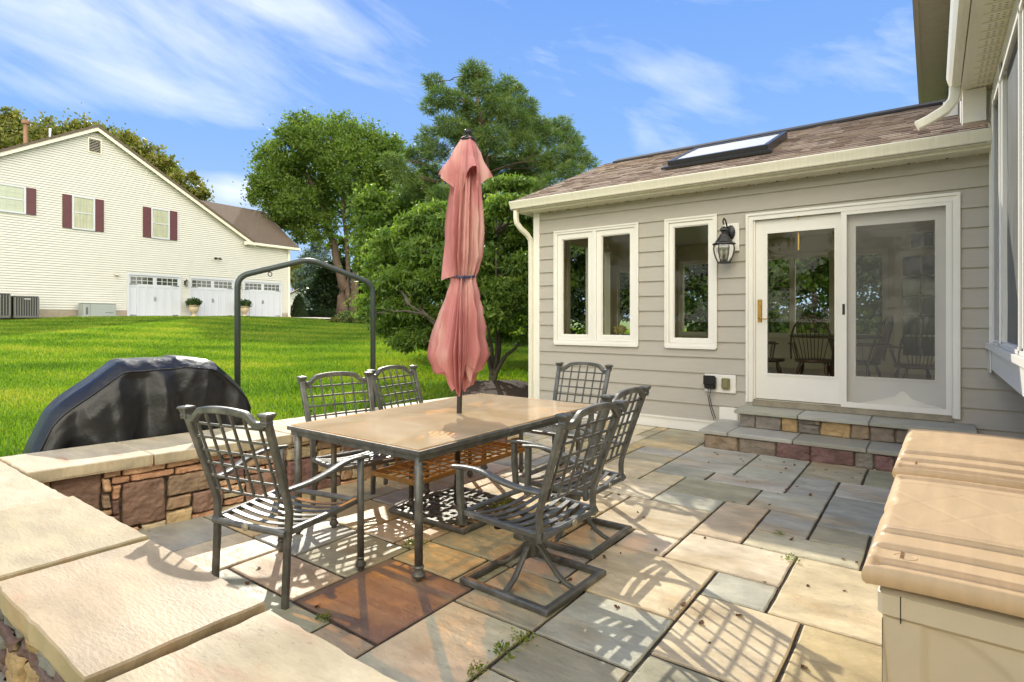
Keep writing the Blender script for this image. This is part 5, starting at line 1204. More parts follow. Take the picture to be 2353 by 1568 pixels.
def nwin(x0, x1, z0, z1, sh, cols=3, curt=m_paneblue):
    mb = MB(); w = .075
    mb.box(x0, x0 + w, -.10, -.02, z0, z1); mb.box(x1 - w, x1, -.10, -.02, z0, z1); mb.box(x0 + w, x1 - w, -.10, -.02, z1 - w, z1); mb.box(x0 + w, x1 - w, -.11, -.02, z0, z0 + w)
    zm = (z0 + z1) / 2; mb.box(x0 + w, x1 - w, -.09, -.02, zm - .025, zm + .025)
    for k in range(1, cols): xx = x0 + w + (x1 - x0 - 2 * w) * k / cols; mb.box(xx - .008, xx + .008, -.060, -.056, z0 + w, z1 - w)
    for q in (.25, .75): zz = z0 + w + (z1 - z0 - 2 * w) * q; mb.box(x0 + w, x1 - w, -.0595, -.0565, zz - .008, zz + .008)
    p = nbuild(mb, 'window', m_whitepaint)
    mb = MB(); mb.box(x0 + w, x1 - w, -.055, -.0185, z0 + w, z1 - w); nbuild(mb, 'curtain', curt, p)
    g = MB(); g.add([(x0 + w, -.064, z0 + w), (x1 - w, -.064, z0 + w), (x1 - w, -.064, z1 - w), (x0 + w, -.064, z1 - w)], [(0, 1, 2, 3)]); nbuild(g, 'pane', m_glass, p)
    for a, b in sh:
        mb = MB(); mb.box(a, b, -.085, -.02, z0 + .02, z1 - .02); mb.box(a, a + .04, -.095, -.0855, z0 + .02, z1 - .02); mb.box(b - .04, b, -.095, -.0855, z0 + .02, z1 - .02)
        for q in (z0 + .02, zm - .03, z1 - .07): mb.box(a + .04, b - .04, -.095, -.0855, q, q + .05)
        n_ = 26
        for k in range(n_):
            zq = z0 + .06 + (z1 - z0 - .12) * k / n_
            mb.add([(a + .04, -.0935, zq), (b - .04, -.0935, zq), (b - .04, -.0856, zq + .035), (a + .04, -.0856, zq + .035)], [(0, 1, 2, 3)])
        nbuild(mb, 'shutter', m_shutter)
nwin(-5.40, -4.33, 6.25, 7.53, [(-4.32, -3.95), (-5.78, -5.41)])
nwin(-2.53, -1.55, 5.84, 7.5, [(-2.91, -2.54), (-1.54, -1.16)], curt=m_curtain)
nwin(1.11, 2.08, 5.83, 7.5, [(.71, 1.10), (2.09, 2.49)], curt=m_curtain)
def gdoor(x0, x1):
    mb = MB(); z1 = 3.86
    mb.box(x0 - .02, x0 + .08, -.08, .0, 1.5, z1); mb.box(x1 - .08, x1 + .02, -.08, .0, 1.5, z1); mb.box(x0 + .08, x1 - .08, -.08, .0, z1 - .10, z1)
    mb.box(x0 + .08, x1 - .08, -.012, -.001, 1.52, z1 - .10)
    d = nbuild(mb, 'garage_door', m_whitepaint)
    a, b = x0 + .08, x1 - .08; mid = (a + b) / 2
    mb = MB(); mb.box(mid - .012, mid + .012, -.016, -.0125, 1.53, 3.18)
    q = [a, a + (mid - a) / 3, a + 2 * (mid - a) / 3, mid - .0, mid + (b - mid) / 3, mid + 2 * (b - mid) / 3, b]
    for k, x in enumerate(q): mb.box(max(a, x - .05), min(b, x + .05), -.045, -.0165, 1.55, 3.14)
    mb.box(a, b, -.030, -.0165, 3.141, 3.29); mb.box(a, b, -.030, -.0165, 3.665, 3.755)
    for x in (a, mid - .10, b - .08): mb.box(x, x + (.2 if x == mid - .10 else .08), -.030, -.0165, 3.291, 3.664)
    nbuild(mb, 'panel_rail', m_whitepaint, d)
    for (u, v) in ((a + .08, mid - .10), (mid + .10, b - .08)):
        g = MB(); g.box(u, v, -.016, -.0125, 3.29, 3.665); nbuild(g, 'pane', m_darkglass, d)
        mb = MB()
        for k in range(1, 4): xx = u + (v - u) * k / 4; mb.box(xx - .014, xx + .014, -.026, -.0165, 3.29, 3.665)
        mb.box(u, v, -.0255, -.017, 3.465, 3.49); nbuild(mb, 'muntin', m_whitepaint, d)
    for x, s_ in ((a, 1), (b, -1)):
        for z in (1.60, 3.24): mb = MB(); mb.prism([(x, z), (x + s_ * .42, z + .014), (x + s_ * .42, z + .030), (x, z + .045)], -.036, -.031, 'y'); nbuild(mb, 'hinge', m_black, d)
    mb = MB(); mb.box(mid - .10, mid + .10, -.036, -.031, 1.57, 1.595); nbuild(mb, 'lock_plate', m_black, d)
    mb = MB()
    for s_ in (-1, 1): mb.bar([(mid + s_ * .045, -.035, 2.38), (mid + s_ * .035, -.07, 2.45), (mid + s_ * .035, -.07, 2.56), (mid + s_ * .045, -.035, 2.63)], .02, .02, up=(1, 0, 0))
    nbuild(mb, 'handle', m_black, d)
for a, b in ((-.05, 2.70), (3.20, 5.95), (6.52, 9.29)): gdoor(a, b)
# flues on the neighbour's roof
zr2 = lambda t: 11.2 - .585 * (-1.51 - t)
mb = MB(); mb.lathe([(.10, zr2(-3.35) - .3), (.10, 11.25), (.17, 11.28), (.18, 11.42), (.13, 11.47), (.02, 11.50)], (-3.35, 3.0, 0), 14); nbuild(mb, 'flue_pipe', mat('rusty_flue', (.26, .15, .09), .7, metal=.3, var=.4, vscale=6), smooth=False)
mb = MB(); mb.lathe([(.05, zr2(-2.5) - .3), (.05, 11.18)], (-2.55, 2.4, 0), 10); nbuild(mb, 'vent_pipe', m_whitepaint, smooth=True)
def nthing(name, label, cat, t, n, group=None): return thing(name, label, cat, tuple(nbw(t, n, 1.5)), NA, group)
def nth(mb, name, m_, p, t, n, **k): return mb.build(name, m_, p, world=False, **k)
def carriage(t, label):
    o = nthing('garage_lantern', label, 'wall light', t, -.02, 'carriage lanterns between the garage doors')
    mb = MB(); mb.box(-.06, .06, -.03, 0, 1.85, 2.1); mb.bar([(0, -.03, 2.02), (0, -.12, 2.10), (0, -.17, 2.20), (0, -.17, 2.16)], .02, .02); mb.lathe([(.01, 2.17), (.04, 2.15), (.10, 2.08), (.09, 2.07)], (0, -.17, 0), 6); mb.lathe([(.05, 1.78), (.07, 1.80), (.06, 1.82)], (0, -.17, 0), 6)
    for k in range(6): a = k * math.pi / 3; mb.bar([(.085 * math.cos(a), -.17 + .085 * math.sin(a), 2.07), (.065 * math.cos(a), -.17 + .065 * math.sin(a), 1.81)], .012, .012)
    mb.build('lantern_body', m_black, o, world=False); mb = MB(); mb.lathe([(.075, 2.06), (.058, 1.82)], (0, -.17, 0), 6); mb.build('lamp_glass', m_lampglass, o, world=False)
carriage(2.96, 'black carriage lantern between the left and middle garage doors'); carriage(6.24, 'black carriage lantern between the middle and right garage doors')
o = nthing('flood_light', 'small twin-headed motion flood light high on the cream siding', 'flood light', 4.8, -.02)
mb = MB(); mb.lathe([(.06, 0), (.06, .03), (.02, .05)], (0, 0, 0), 12); mb.v = [(p[0], -p[2], 3.55 + p[1]) for p in mb.v]; mb.tube([(-.02, -.04, 3.55), (-.10, -.10, 3.56), (-.16, -.2, 3.53)], .02, 8); mb.tube([(.02, -.04, 3.55), (.10, -.10, 3.56), (.16, -.2, 3.53)], .02, 8); mb.tube([(-.13, -.12, 3.55), (-.18, -.24, 3.5)], .055, 10); mb.tube([(.13, -.12, 3.55), (.18, -.24, 3.5)], .055, 10); mb.build('lamp_head', m_black, o, world=False)
o = nthing('dryer_vent', 'small pale vent hood on the siding left of the garage doors', 'vent', -.57, -.02)
mb = MB(); mb.prism([(-.14, 2.18), (0, 2.26), (0, 2.16)], -.10, .10, 'x'); mb.box(-.12, .12, -.015, 0, 2.1, 2.3); mb.build('hood', mat('vent_plastic', (.5, .46, .38), .5), o, world=False)
def acunit(t, label, s_=1.0):
    o = nthing('air_conditioner', label, 'air conditioner', t, -.75, 'outdoor air conditioning units')
    mb = MB(); w = .46 * s_; h = .95 * s_
    mb.bbox(-w, w, -w * .9, w * .9, -.05, .06, .02); mb.bbox(-w, w, -w * .9, w * .9, h - .08, h, .03)
    for a in (-1, 1):
        for b in (-1, 1): mb.box(a * w - .03 * (a + 1), a * w + .03 * (1 - a), b * w * .9 - .03 * (b + 1), b * w * .9 + .03 * (1 - b), .06, h - .08)
    mb.build('casing', mat('ac_metal', (.12, .12, .115), .5), o, world=False)
    mb = MB(); mb.box(-w + .05, w - .05, -w * .86, w * .86, .05, h - .07); mb.build('coil', mat('ac_coil', (.035, .035, .035), .7, var=.4, vscale=8, vstretch=(1, 1, 6)), o, world=False)
    mb = MB()
    for k in range(10): x = -w + .06 + k * (2 * w - .12) / 9; mb.box(x - .012, x + .012, -w * .9 - .006, -w * .9 + .01, .06, h - .08)
    mb.build('grille', mat('ac_grille', (.20, .20, .19), .5), o, world=False)
    mb = MB(); mb.box(-.09, .14, -w * .9 - .012, -w * .9 - .0065, h - .16, h - .12); mb.build('badge', m_whitepaint, o, world=False)
acunit(-4.65, 'dark grey air conditioning unit standing free of the left picture edge beside the cream wall'); acunit(-5.72, 'dark grey air conditioning unit cut by the left edge of the picture', 1.1)
o = nthing('standby_generator', 'low grey home generator box on a pad against the cream wall', 'generator', -1.66, -.6)
mb = MB(); mb.bbox(-.70, .70, -.32, .32, .08, .66, .02); mb.build('housing', mat('gen_grey', (.34, .37, .37), .45), o, world=False)
mb = MB(); mb.bbox(-.72, .72, -.34, .34, .665, .72, .02); mb.build('hood', mat('gen_hood', (.46, .48, .46), .45), o, world=False)
mb = MB(); mb.bbox(-.76, .76, -.38, .38, -.1, .078, .02); mb.build('pad', mat('gen_pad', (.42, .44, .38), .7), o, world=False)
mb = MB()
for k in range(8): mb.box(-.62, -.52, -.326, -.3205, .14 + k * .045, .165 + k * .045)
mb.box(-.44, -.43, -.325, -.3205, .1, .64); mb.build('louvre', m_black, o, world=False)
textmesh('GENERAC', .085, (.22, -.3212, .20), (R_(90), 0, 0), m_black, o, 'badge_text', .0006)
m_terra = mat('tan_urn', (.50, .42, .28), .7, var=.15, vscale=5)
m_leafd = leafmat('dark_leaves', [(.02, .045, .012), (.045, .085, .02), (.06, .11, .025)], .3)
def urn(t, label):
    o = nthing('planter_urn', label, 'planter', t, -.55, 'stone urn planters between the garage doors'); o.rotation_euler = (0, 0, 0)
    o.location.z = 1.53
    c = o.location
    mb = MB(); mb.box(-.22, .22, -.22, .22, -.05, .05); mb.lathe([(.18, .05), (.17, .09), (.08, .14), (.07, .20), (.14, .26), (.24, .38), (.27, .52), (.25, .58), (.31, .62), (.33, .66), (.30, .68), (.27, .66)], (0, 0, 0), 20); mb.build('urn', m_terra, o, world=False, autos=40)
    leafball('foliage', o, (c.x, c.y, c.z + .82), (.40, .40, .24), 900, .12, m_leafd, int(t * 10))
urn(3.16, 'tan urn planter with dark greenery between the left and middle garage doors'); urn(6.3, 'tan urn planter with dark greenery between the middle and right garage doors')

# ------------------------------------------------------------------ vegetation
def limb(mb, a, b, ra, rb, rng, seg=6, wob=.08):
    a, b = Vector(a), Vector(b); L = (b - a).length; P = []
    for i in range(seg + 1):
        t = i / seg; p = a.lerp(b, t); w = wob * L * math.sin(math.pi * t)
        P.append(p + Vector((rng.uniform(-w, w), rng.uniform(-w, w), rng.uniform(-w, w) * .5 + .10 * L * math.sin(math.pi * t) * .5)))
    mb.tube(P, 1.0, 7, scale=[ra + (rb - ra) * (i / seg) ** .8 for i in range(seg + 1)]); return P
def tree(name, label, cat, base, trunks, lobes, nleaf, lsize, m_, bark, seed, asp=.55, clump=.34, droop=0.0, group=None, limbs=True, per=60, flat=1.0, needle=False):
    """trunks: list of polylines with radii; lobes: (centre, (rx,ry,rz)); leaves gather in clumps inside the lobes"""
    rng = np.random.default_rng(seed); pr_ = random.Random(seed)
    t = thing(name, label, cat, tuple(base), 0, group); mb = MB(); tips = []
    for P, r0, r1 in trunks:
        P = [Vector(p) for p in P]; n = len(P); out = []
        for i in range(n - 1):
            for k in range(4): out.append(P[i].lerp(P[i + 1], k / 4) + Vector((pr_.uniform(-1, 1), pr_.uniform(-1, 1), 0)) * r0 * .12)
        out.append(P[-1]); m = len(out); mb.tube(out, 1.0, 10, scale=[(r0 + (r1 - r0) * (i / (m - 1)) ** .8) * (1 + .25 * max(0, 1 - i / 1.5)) for i in range(m)]); tips += out[m // 3:]
    vol = [l[1][0] * l[1][1] * l[1][2] for l in lobes]; vol = [v ** .75 for v in vol]; tot = sum(vol); pts = []; dirs = []; rv = []
    for (c, r), v in zip(lobes, vol):
        c = Vector(c); n = max(1, int(nleaf * v / tot)); nc = max(3, n // per)
        if limbs and tips:
            q = min(tips, key=lambda p: (p - c).length + (2 if p.z > c.z else 0)); limb(mb, q, c, .035 * max(r) + .02, .012 * max(r), pr_)
            for _ in range(4):
                d = Vector((pr_.uniform(-1, 1) * r[0], pr_.uniform(-1, 1) * r[1], pr_.uniform(-.7, .9) * r[2])) * .75; limb(mb, q.lerp(c, pr_.uniform(.5, 1)), c + d, .018 * max(r) + .008, .006, pr_, 4)
        d = rng.normal(size=(nc, 3)); d /= np.linalg.norm(d, axis=1)[:, None]
        cc = np.array(c)[None] + d * (rng.uniform(.12, 1, nc) ** .42)[:, None] * np.array(r)[None]
        idx = rng.integers(0, nc, n); cr = clump * (sum(r) / 3) * rng.uniform(.5, 1.3, nc) ** 1.0
        cr = np.clip(cr, .12, None)
        o_ = rng.normal(size=(n, 3)) * .5 * rng.choice([.8, 1, 1, 1.9], n)[:, None]; o_[:, 2] *= .6 * flat
        pts.append(cc[idx] + o_ * cr[idx][:, None]); dirs.append(o_ + d[idx] * .5); rv.append(np.clip(rng.uniform(0, 1, nc)[idx] * .6 + rng.uniform(0, .4, n), 0, 1))
    pts = np.concatenate(pts); dirs = np.concatenate(dirs); rv = np.concatenate(rv)
    mb.build('trunk', bark, t, smooth=True)
    quads('crown', pts, lsize, rng, m_, t, asp=asp, rndv=rv, droop=droop, along=dirs if needle else None)
    return t
def lob(px, py, rpx, F, dF=0, sy=1.0, sd=1.0):
    """a crown lobe given where the photograph shows it (display pixels) and its distance"""
    f = F + dF; r = (px - 1176.5) / 1304 * f; z = 1.4 + (734 - py) / 1304 * f; R0 = rpx / 1304 * f
    return (cw(r, f, z), (R0, R0 * sd, R0 * sy))
def pp(px, py, F): r = (px - 1176.5) / 1304 * F; return cw(r, F, 1.4 + (734 - py) / 1304 * F)
m_locust = leafmat('locust_leaves', [(.05, .09, .02), (.09, .15, .03), (.14, .21, .035), (.20, .25, .05)], .5)
m_pine = leafmat('pine_needles', [(.045, .09, .035), (.08, .14, .045), (.13, .19, .055), (.22, .24, .07)], .42)
m_dog = leafmat('dogwood_leaves', [(.055, .11, .025), (.10, .17, .035), (.16, .24, .04), (.27, .36, .07)], .48)
m_bushy = leafmat('shrub_leaves', [(.04, .08, .02), (.09, .14, .03), (.20, .24, .08), (.38, .38, .20)], .3)
m_hedge = leafmat('hedge_leaves', [(.015, .035, .012), (.03, .06, .018), (.045, .085, .02)], .25)
m_hedge2 = leafmat('deep_green_leaves', [(.03, .055, .015), (.055, .095, .02), (.09, .14, .03)], .35)  # dark green leaf tones for trees behind the sunroom
m_far = leafmat('yellowing_leaves', [(.07, .10, .02), (.12, .14, .03), (.20, .19, .04), (.10, .12, .025)], .35)
m_blues = leafmat('spruce_needles', [(.05, .09, .07), (.09, .14, .11), (.12, .17, .13)], .2)
# row behind the neighbour's roof
F = 60
tree('honey_locust', 'broad yellow-green locust tree rising behind the white gable at far left', 'tree', cw(-46, F), [([cw(-46, F), pp(150, 500, F), pp(150, 380, F)], .4, .12)],
     [lob(-30, 330, 60, F), lob(60, 310, 50, F), lob(140, 320, 55, F), lob(215, 330, 55, F), lob(100, 380, 80, F), lob(-60, 400, 80, F), lob(30, 290, 34, F), lob(180, 298, 28, F)], 26000, .42, m_far, m_bark2, 1)
tree('honey_locust', 'yellow-green locust tree showing along the right slope of the white gable', 'tree', cw(-38, 56), [([cw(-38, 56), pp(330, 560, 56), pp(330, 420, 56)], .4, .12)],
     [lob(280, 345, 45, 56), lob(320, 375, 50, 56), lob(365, 400, 40, 56), lob(300, 420, 60, 56), lob(385, 385, 22, 56)], 16000, .40, m_far, m_bark2, 2)
tree('honey_locust', 'sparse yellowish locust tree above the brown garage roof', 'tree', cw(-33, 52), [([cw(-33, 52), pp(430, 560, 52), pp(430, 450, 52)], .3, .1)],
     [lob(405, 420, 26, 52), lob(435, 435, 28, 52), lob(465, 448, 20, 52), lob(415, 470, 40, 52), lob(445, 410, 14, 52)], 5200, .36, m_far, m_bark2, 3)
# big locust in the middle distance
F = 41
tree('shade_tree', 'large dark green deciduous tree with several trunks between the garages and the umbrella', 'tree', cw(-11.9, F),
     [([pp(790, 722, F), pp(785, 640, F), pp(765, 560, F), pp(735, 470, F), pp(700, 380, F)], .42, .10), ([pp(812, 722, F), pp(815, 640, F), pp(835, 560, F), pp(850, 480, F), pp(855, 390, F)], .34, .09), ([pp(800, 700, F), pp(800, 600, F), pp(790, 500, F), pp(780, 360, F)], .22, .08)],
     [lob(640, 430, 62, F, 0), lob(620, 370, 40, F, 1), lob(665, 340, 50, F, -1), lob(700, 300, 42, F, 1), lob(745, 330, 55, F, -1.5), lob(790, 300, 40, F, 1), lob(835, 330, 48, F), lob(800, 380, 62, F, -2), lob(720, 400, 60, F, 2),
      lob(870, 370, 48, F, 1), lob(900, 340, 36, F, -1), lob(690, 470, 55, F, -1), lob(760, 455, 50, F, 1.5), lob(840, 450, 50, F), lob(900, 420, 45, F, 1), lob(650, 490, 42, F), lob(735, 520, 40, F, -1), lob(690, 535, 28, F), lob(600, 425, 28, F), lob(830, 520, 38, F), lob(890, 500, 44, F), lob(850, 575, 40, F), lob(900, 560, 42, F, 1), lob(780, 560, 26, F, 2), lob(640, 510, 26, F), lob(590, 445, 24, F), lob(930, 460, 44, F)],
 84000, .23, m_locust, m_bark, 4, per=24, clump=.30)
# the tall pine
F = 27
def whorl(rng_seed):
    rr = random.Random(rng_seed); out = []
    for (px, py, r) in [(1095, 165, 26), (1080, 200, 24), (1120, 205, 24), (1000, 190, 20), (1015, 225, 24), (985, 245, 16), (1050, 235, 26), (1160, 190, 18), (1180, 215, 22), (1210, 245, 22), (1140, 245, 32), (1090, 270, 34), (1040, 290, 30), (1180, 280, 34), (1230, 290, 28), (1290, 285, 18), (1265, 315, 26), (1310, 320, 22),
                         (1130, 320, 36), (1070, 330, 30), (1200, 335, 34), (1330, 355, 22), (1280, 365, 30), (1355, 375, 16), (1230, 385, 36), (1160, 385, 36), (1100, 385, 34), (1310, 395, 26), (1200, 425, 36), (985, 310, 18), (1000, 350, 22), (960, 360, 24), (930, 400, 26), (990, 400, 26), (950, 440, 30), (1010, 450, 26), (1060, 420, 26), (1250, 430, 28), (900, 370, 20), (970, 330, 16)]:
        out.append(lob(px + rr.uniform(-4, 4), py, r * 1.08, F, rr.uniform(-2.2, 2.2), .74, 1.2))
    return out
tree('pine_tree', 'tall feathery white pine rising above the sunroom roof behind the umbrella', 'tree', cw(-1.5, F), [([cw(-1.6, F), pp(1115, 600, F), pp(1120, 400, F), pp(1100, 250, F), pp(1093, 150, F)], .32, .05)], whorl(3), 88000, .25, m_pine, m_bark, 5, asp=.13, clump=.22, per=26, needle=True)
# dogwood by the house corner, layered drooping leaves
F = 10.6; D0 = cw(-.37, F)
dl = []; rr = random.Random(12)
for (px, py, r) in [(1190, 430, 30), (1160, 470, 34), (1215, 480, 34), (1080, 480, 34), (1000, 490, 36), (960, 520, 38), (1040, 520, 40), (1120, 520, 42), (1190, 540, 40), (910, 560, 40), (980, 580, 44), (1060, 590, 44), (1140, 600, 44), (1210, 610, 36), (880, 610, 36), (935, 640, 44), (1010, 650, 44), (1090, 665, 42), (1160, 670, 42),
                     (880, 690, 38), (950, 710, 44), (1030, 720, 40), (1120, 725, 40), (1190, 715, 36), (905, 745, 34), (970, 765, 36), (1040, 780, 28), (930, 785, 24), (1000, 790, 20), (1240, 500, 34), (1250, 570, 40), (1255, 650, 36), (1245, 720, 30), (1110, 440, 22), (1150, 420, 18), (870, 650, 24), (860, 720, 20), (1160, 760, 22), (1215, 770, 18)]:
    dl.append(lob(px + rr.uniform(-5, 5), py, r * 1.10, F, rr.uniform(-1.0, 1.3), .72, 1.2))
stems = []
for (x, y, x2, y2, dF) in ((1100, 760, 1010, 600, -.3), (1120, 740, 1090, 560, .2), (1150, 770, 1180, 640, .3), (1185, 800, 1240, 700, .1), (1095, 800, 940, 700, -.5), (1140, 700, 1140, 480, 0)):
    stems.append(([tuple(cw(-.37, F, H(D0.x, D0.y) - .05)), pp(1135 + (x - 1140) * .15, 850, F), pp((1135 + x) / 2 + 4, 815, F + dF * .5), pp(x, y, F + dF), pp(x2, y2, F + dF * 2)], .062, .014))
tree('dogwood_tree', 'multi-stemmed dogwood with layered drooping leaves beside the corner of the sunroom', 'tree', D0, stems, dl, 120000, .105, m_dog, m_bark2, 6, asp=.34, droop=.9, clump=.42, per=45, flat=.5)
# filler trees behind (seen between the others)
tree('background_tree', 'mid-green tree filling the gap left of the dogwood crown', 'tree', cw(-6.6, 30), [([cw(-6.6, 30), pp(890, 600, 30)], .2, .1)], [lob(880, 520, 50, 30), lob(930, 490, 50, 30), lob(870, 590, 50, 30, 2), lob(930, 570, 50, 30, 1), lob(900, 640, 44, 30), lob(850, 470, 40, 30), lob(960, 430, 40, 30, 2), lob(1000, 500, 50, 30), lob(860, 560, 50, 30), lob(1060, 480, 50, 30)], 30000, .26, m_dog, m_bark2, 7)
tree('blue_spruce', 'hazy blue-green spruce behind the trunks right of the garage', 'tree', cw(-19, 55), [([cw(-19, 55), pp(735, 560, 55)], .3, .05)], [lob(735, 570, 22, 55), lob(725, 600, 34, 55), lob(740, 630, 44, 55), lob(730, 660, 48, 55), lob(745, 690, 50, 55), lob(700, 640, 26, 55)], 15000, .34, m_blues, m_bark, 8, asp=.3)
tree('background_tree', 'dark evergreen mass beside the base of the shade tree trunks', 'tree', cw(-14, 46), [([cw(-14, 46), pp(770, 600, 46)], .2, .05)], [lob(760, 640, 30, 46), lob(750, 680, 40, 46), lob(850, 640, 40, 46), lob(830, 690, 40, 46), lob(780, 620, 30, 46)], 13000, .32, m_hedge, m_bark, 9)
tree('background_tree', 'yellow-green young tree at the left of the far house behind the garage corner', 'tree', cw(-28, 72), [([cw(-28, 72), pp(680, 650, 72)], .2, .1)], [lob(690, 640, 22, 72), lob(680, 620, 16, 72)], 2500, .4, m_far, m_bark, 10)
# conical arborvitae, hedge balls, flowering shrubs
def shrub(name, label, cat, c, r, n, s_, m_, seed, group=None, cone=False):
    t = thing(name, label, cat, (c[0], c[1], c[2]), 0, group); rng = np.random.default_rng(seed)
    d = rng.normal(size=(n, 3)); d /= np.linalg.norm(d, axis=1)[:, None]; q = d * (rng.uniform(.75, 1.03, n))[:, None]
    if cone:
        h = rng.uniform(0, 1, n) ** 1.3; a = rng.uniform(0, 2 * np.pi, n); w = (1 - h) ** .55 * (.85 + .15 * rng.uniform(0, 1, n)) * (1 + .1 * np.sin(a * 3)); q = np.stack([np.cos(a) * w, np.sin(a) * w, 2 * h - 1], 1)
    q *= (1 + .10 * np.sin(q[:, :1] * 7 + seed) * np.cos(q[:, 1:2] * 6 + q[:, 2:] * 5))
    p = q * np.array(r)[None] + np.array([c[0], c[1], c[2] + r[2] * (1.0 if cone else .72)])[None]
    mb = MB(); mb.tube([(c[0], c[1], c[2] - .1), (c[0], c[1], c[2] + r[2] * .9)], .05, 6); mb.build('stem', m_bark2, t)
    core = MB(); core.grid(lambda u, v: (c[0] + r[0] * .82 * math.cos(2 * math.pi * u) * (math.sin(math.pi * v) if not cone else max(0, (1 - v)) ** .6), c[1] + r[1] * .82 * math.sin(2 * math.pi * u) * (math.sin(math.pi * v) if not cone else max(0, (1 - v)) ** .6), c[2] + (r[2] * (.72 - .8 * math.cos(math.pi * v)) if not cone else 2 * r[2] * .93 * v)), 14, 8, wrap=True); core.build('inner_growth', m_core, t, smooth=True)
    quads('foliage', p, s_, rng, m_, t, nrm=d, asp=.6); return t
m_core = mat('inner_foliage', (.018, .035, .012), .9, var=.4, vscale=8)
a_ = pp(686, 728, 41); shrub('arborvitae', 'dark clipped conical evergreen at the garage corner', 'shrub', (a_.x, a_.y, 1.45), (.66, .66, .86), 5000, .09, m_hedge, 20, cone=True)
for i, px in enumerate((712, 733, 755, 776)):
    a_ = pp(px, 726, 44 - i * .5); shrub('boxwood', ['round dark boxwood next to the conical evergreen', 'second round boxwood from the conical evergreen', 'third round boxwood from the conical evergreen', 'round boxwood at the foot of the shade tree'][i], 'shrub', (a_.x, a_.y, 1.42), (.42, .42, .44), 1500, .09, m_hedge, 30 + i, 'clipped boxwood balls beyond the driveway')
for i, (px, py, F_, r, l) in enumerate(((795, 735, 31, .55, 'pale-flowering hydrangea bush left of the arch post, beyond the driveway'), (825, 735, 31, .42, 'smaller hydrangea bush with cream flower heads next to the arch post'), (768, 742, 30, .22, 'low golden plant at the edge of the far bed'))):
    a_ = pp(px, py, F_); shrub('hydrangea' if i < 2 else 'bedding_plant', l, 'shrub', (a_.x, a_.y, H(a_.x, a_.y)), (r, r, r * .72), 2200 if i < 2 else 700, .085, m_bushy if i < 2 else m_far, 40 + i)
# far house glimpsed right of the garage
o_ = pp(712, 700, 70); fh = thing('distant_house', 'small pale house with a tan roof glimpsed between the garage and the trees', 'house', (o_.x, o_.y, 1.4), R_(60))
mb = MB(); mb.box(-3, 3, 0, 6, 0, 2.6); mb.prism([(-3, 2.6), (3, 2.6), (0, 4.3)], 0, 6, 'y'); mb.build('wall', mat('far_wall', (.45, .48, .48), .8), fh, world=False)
mb = MB(); mb.prism([(-3.5, 2.4), (0, 4.45), (3.5, 2.4), (3.5, 2.55), (0, 4.62), (-3.5, 2.55)], -.4, 6.4, 'y'); mb.build('roof', mat('far_roof', (.40, .30, .24), .9), fh, world=False)
mb = MB(); mb.box(-.5, .5, -.03, -.002, 1.0, 2.1); mb.box(-2.2, -1.4, -.03, -.002, 1.0, 2.1); mb.build('window', m_whitepaint, fh, world=False)
# trees behind the sunroom seen through its windows
for i, (x, y, s_) in enumerate(((-6.2, 16.6, 1), (-2.6, 16.9, 1.0), (-9.8, 16.0, 1.0), (.9, 17.4, 1.0), (-4.4, 21, 1.3), (4.4, 18.5, 1.1), (-13.5, 17.5, 1.1))):
    z0 = H(x, y); rr = random.Random(50 + i); lb = [(Vector((x + rr.uniform(-1.9, 1.9) * s_, y + rr.uniform(-1.2, 1.2), z0 + (.1 + 4.3 * rr.random()) * s_)), (1.0 * s_, .9 * s_, .75 * s_)) for _ in range(30)]
    tree('garden_tree', ['leafy green tree outside, seen through the double window and narrow window', 'leafy green tree outside the rear windows, seen through the plain door glass', 'leafy tree seen through the left pane of the double window', 'leafy tree outside the rear window, seen through the screen', 'taller tree standing behind the others beyond the sunroom', 'leafy tree behind the house at far right', 'leafy tree on the lawn side behind the sunroom'][i], 'tree', (x, y, z0), [([(x, y, z0 - .1), (x + .1, y, z0 + 1.4), (x, y, z0 + 3)], .12, .04)], lb, 22000, .17, m_dog if i % 2 else m_hedge2, m_bark2, 60 + i, droop=.3)
# trees in the yard behind the camera (seen only as reflections in the glass)
for i, (x, y) in enumerate(((-9, -17), (-2, -19), (5, -17), (-16, -13))):
    z0 = -.1; rr = random.Random(70 + i); lb = [(Vector((x + rr.uniform(-2.8, 2.8), y + rr.uniform(-1.5, 1.5), z0 + 1.6 + 4.6 * rr.random())), (1.3, 1.2, .9)) for _ in range(16)]
    tree('yard_tree', ['round yard tree behind the camera, second from the left', 'round yard tree straight behind the camera', 'round yard tree behind the camera on the house side', 'round yard tree behind the camera at the lawn side'][i], 'tree', (x, y, z0), [([(x, y, z0 - .1), (x, y, z0 + 2), (x, y, z0 + 4)], .18, .06)], lb, 14000, .20, m_locust, m_bark2, 80 + i)

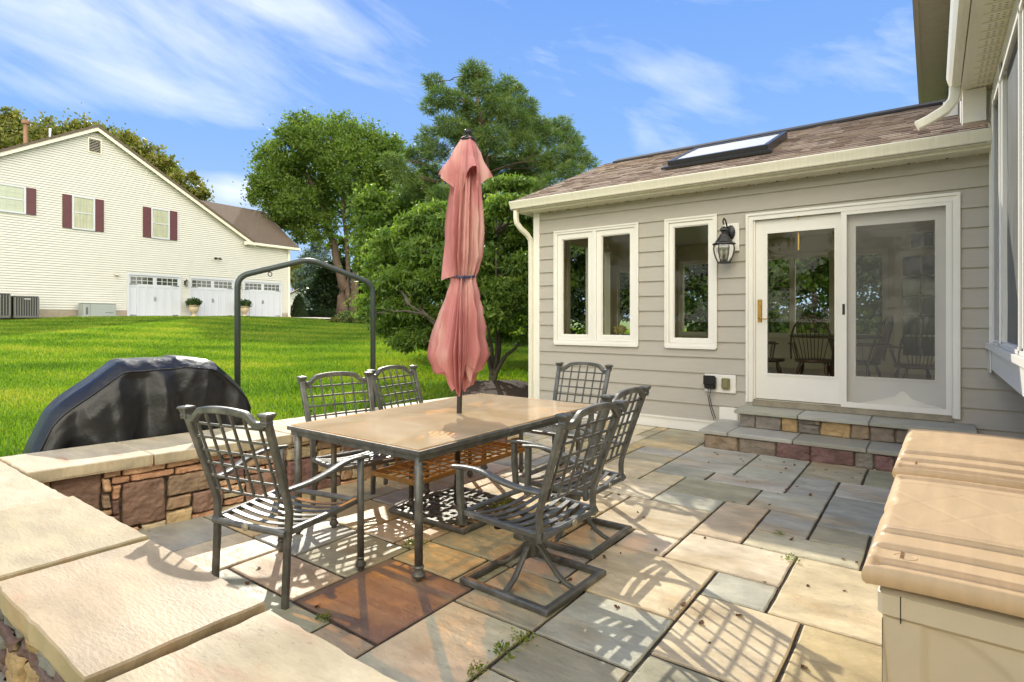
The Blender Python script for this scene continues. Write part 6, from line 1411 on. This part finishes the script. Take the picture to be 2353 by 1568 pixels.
# ------------------------------------------------------------------ litter on the patio
m_litter = mat('dry_leaf', (.14, .065, .03), .8, var=.5, vscale=60)
rr = random.Random(9); lf = None
spots = [(-1.55, 5.95), (-1.35, 6.02), (-1.2, 6.05), (-1.5, 5.8), (-1.05, 5.98), (-.95, 6.05), (-.8, 5.98), (-.7, 5.9), (-.6, 5.8), (-.85, 5.85), (-1.3, 5.75), (-1.1, 5.6), (-1.75, 6.0), (-1.85, 6.05), (-.55, 6.0), (-1.0, 4.95), (-.95, 5.05), (-.35, 3.75), (-.42, 3.8), (-.7, 3.2), (-.85, 2.6), (-.75, 2.45), (-1.5, 3.1), (-1.35, 3.3), (-1.6, 3.75), (-1.75, 3.8), (-1.0, 2.75), (-1.05, 2.65), (-.3, 2.4), (-.4, 3.4), (-.55, 3.3), (-.15, 5.2), (-.2, 5.6)]
spots += [(rr.uniform(-2.0, -.2), rr.uniform(2.2, 6.1)) for _ in range(16)] + [(rr.uniform(-4.2, -2.2), rr.uniform(1.1, 6.4)) for _ in range(14)]
for i, (x, y) in enumerate(spots):
    x += rr.uniform(-.04, .04); y += rr.uniform(-.04, .04)
    if i % 12 == 0 or lf is None:
        mb = MB(); k = rr.uniform(0, 9); mb.grid(lambda u, v: (.022 * (u - .5) * 2 * (.3 + .7 * math.sin(math.pi * v)), .018 * (v - .5) * 2, .005 + .012 * abs(u - .5) + .007 * math.sin(3 * v + k + u * 3)), 4, 5)
        lf = mb.build('fallen_leaf', m_litter); lf.location = (x, y, .001); tag(lf, 'small curled brown leaf fallen on the flagstones', 'leaf', 'curled brown leaves scattered on the patio')
        o = lf
    else: o = lf.copy(); C.objects.link(o)
    o.location = (x, y, .001); o.rotation_euler = (rr.uniform(-.3, .3), rr.uniform(-.3, .3), rr.uniform(0, 6.28)); s_ = rr.uniform(.3, .8); o.scale = (s_, s_, s_)
m_weed = leafmat('weed_leaves', [(.10, .17, .02), (.18, .26, .03), (.30, .32, .05)], .35)
for i, (x, y, s_, l) in enumerate(((-2.52, 3.30, .10, 'leafy weed sprouting beside the umbrella base'), (-2.56, 2.46, .06, 'small weed in the joint behind the near table leg'), (-1.42, 2.0, .05, 'grassy weed in the joint below the front swivel chair'), (-1.44, 1.88, .05, 'yellow-green weed strip in the open joint at the bottom of the patio'), (-2.28, 1.60, .035, 'tiny weed by the near edge of the seat wall'), (-.66, 3.60, .04, 'pale yellow weed in the joint left of the near deck box'), (-.80, 4.0, .03, 'tiny green weed on the shaded joint of the sunlit strip'), (-1.45, 1.72, .04, 'weed at the crossing of two joints at the bottom of the patio'))):
    t = thing('weed', l, 'weed', (x, y, 0)); rng = np.random.default_rng(100 + i); n = 90; d = rng.normal(size=(n, 3)); d[:, 2] = abs(d[:, 2]) * .7; p = d * s_ * .45 + np.array([x, y, .004])
    quads('leaves', p, s_ * .35, rng, m_weed, t, asp=.5, along=d)
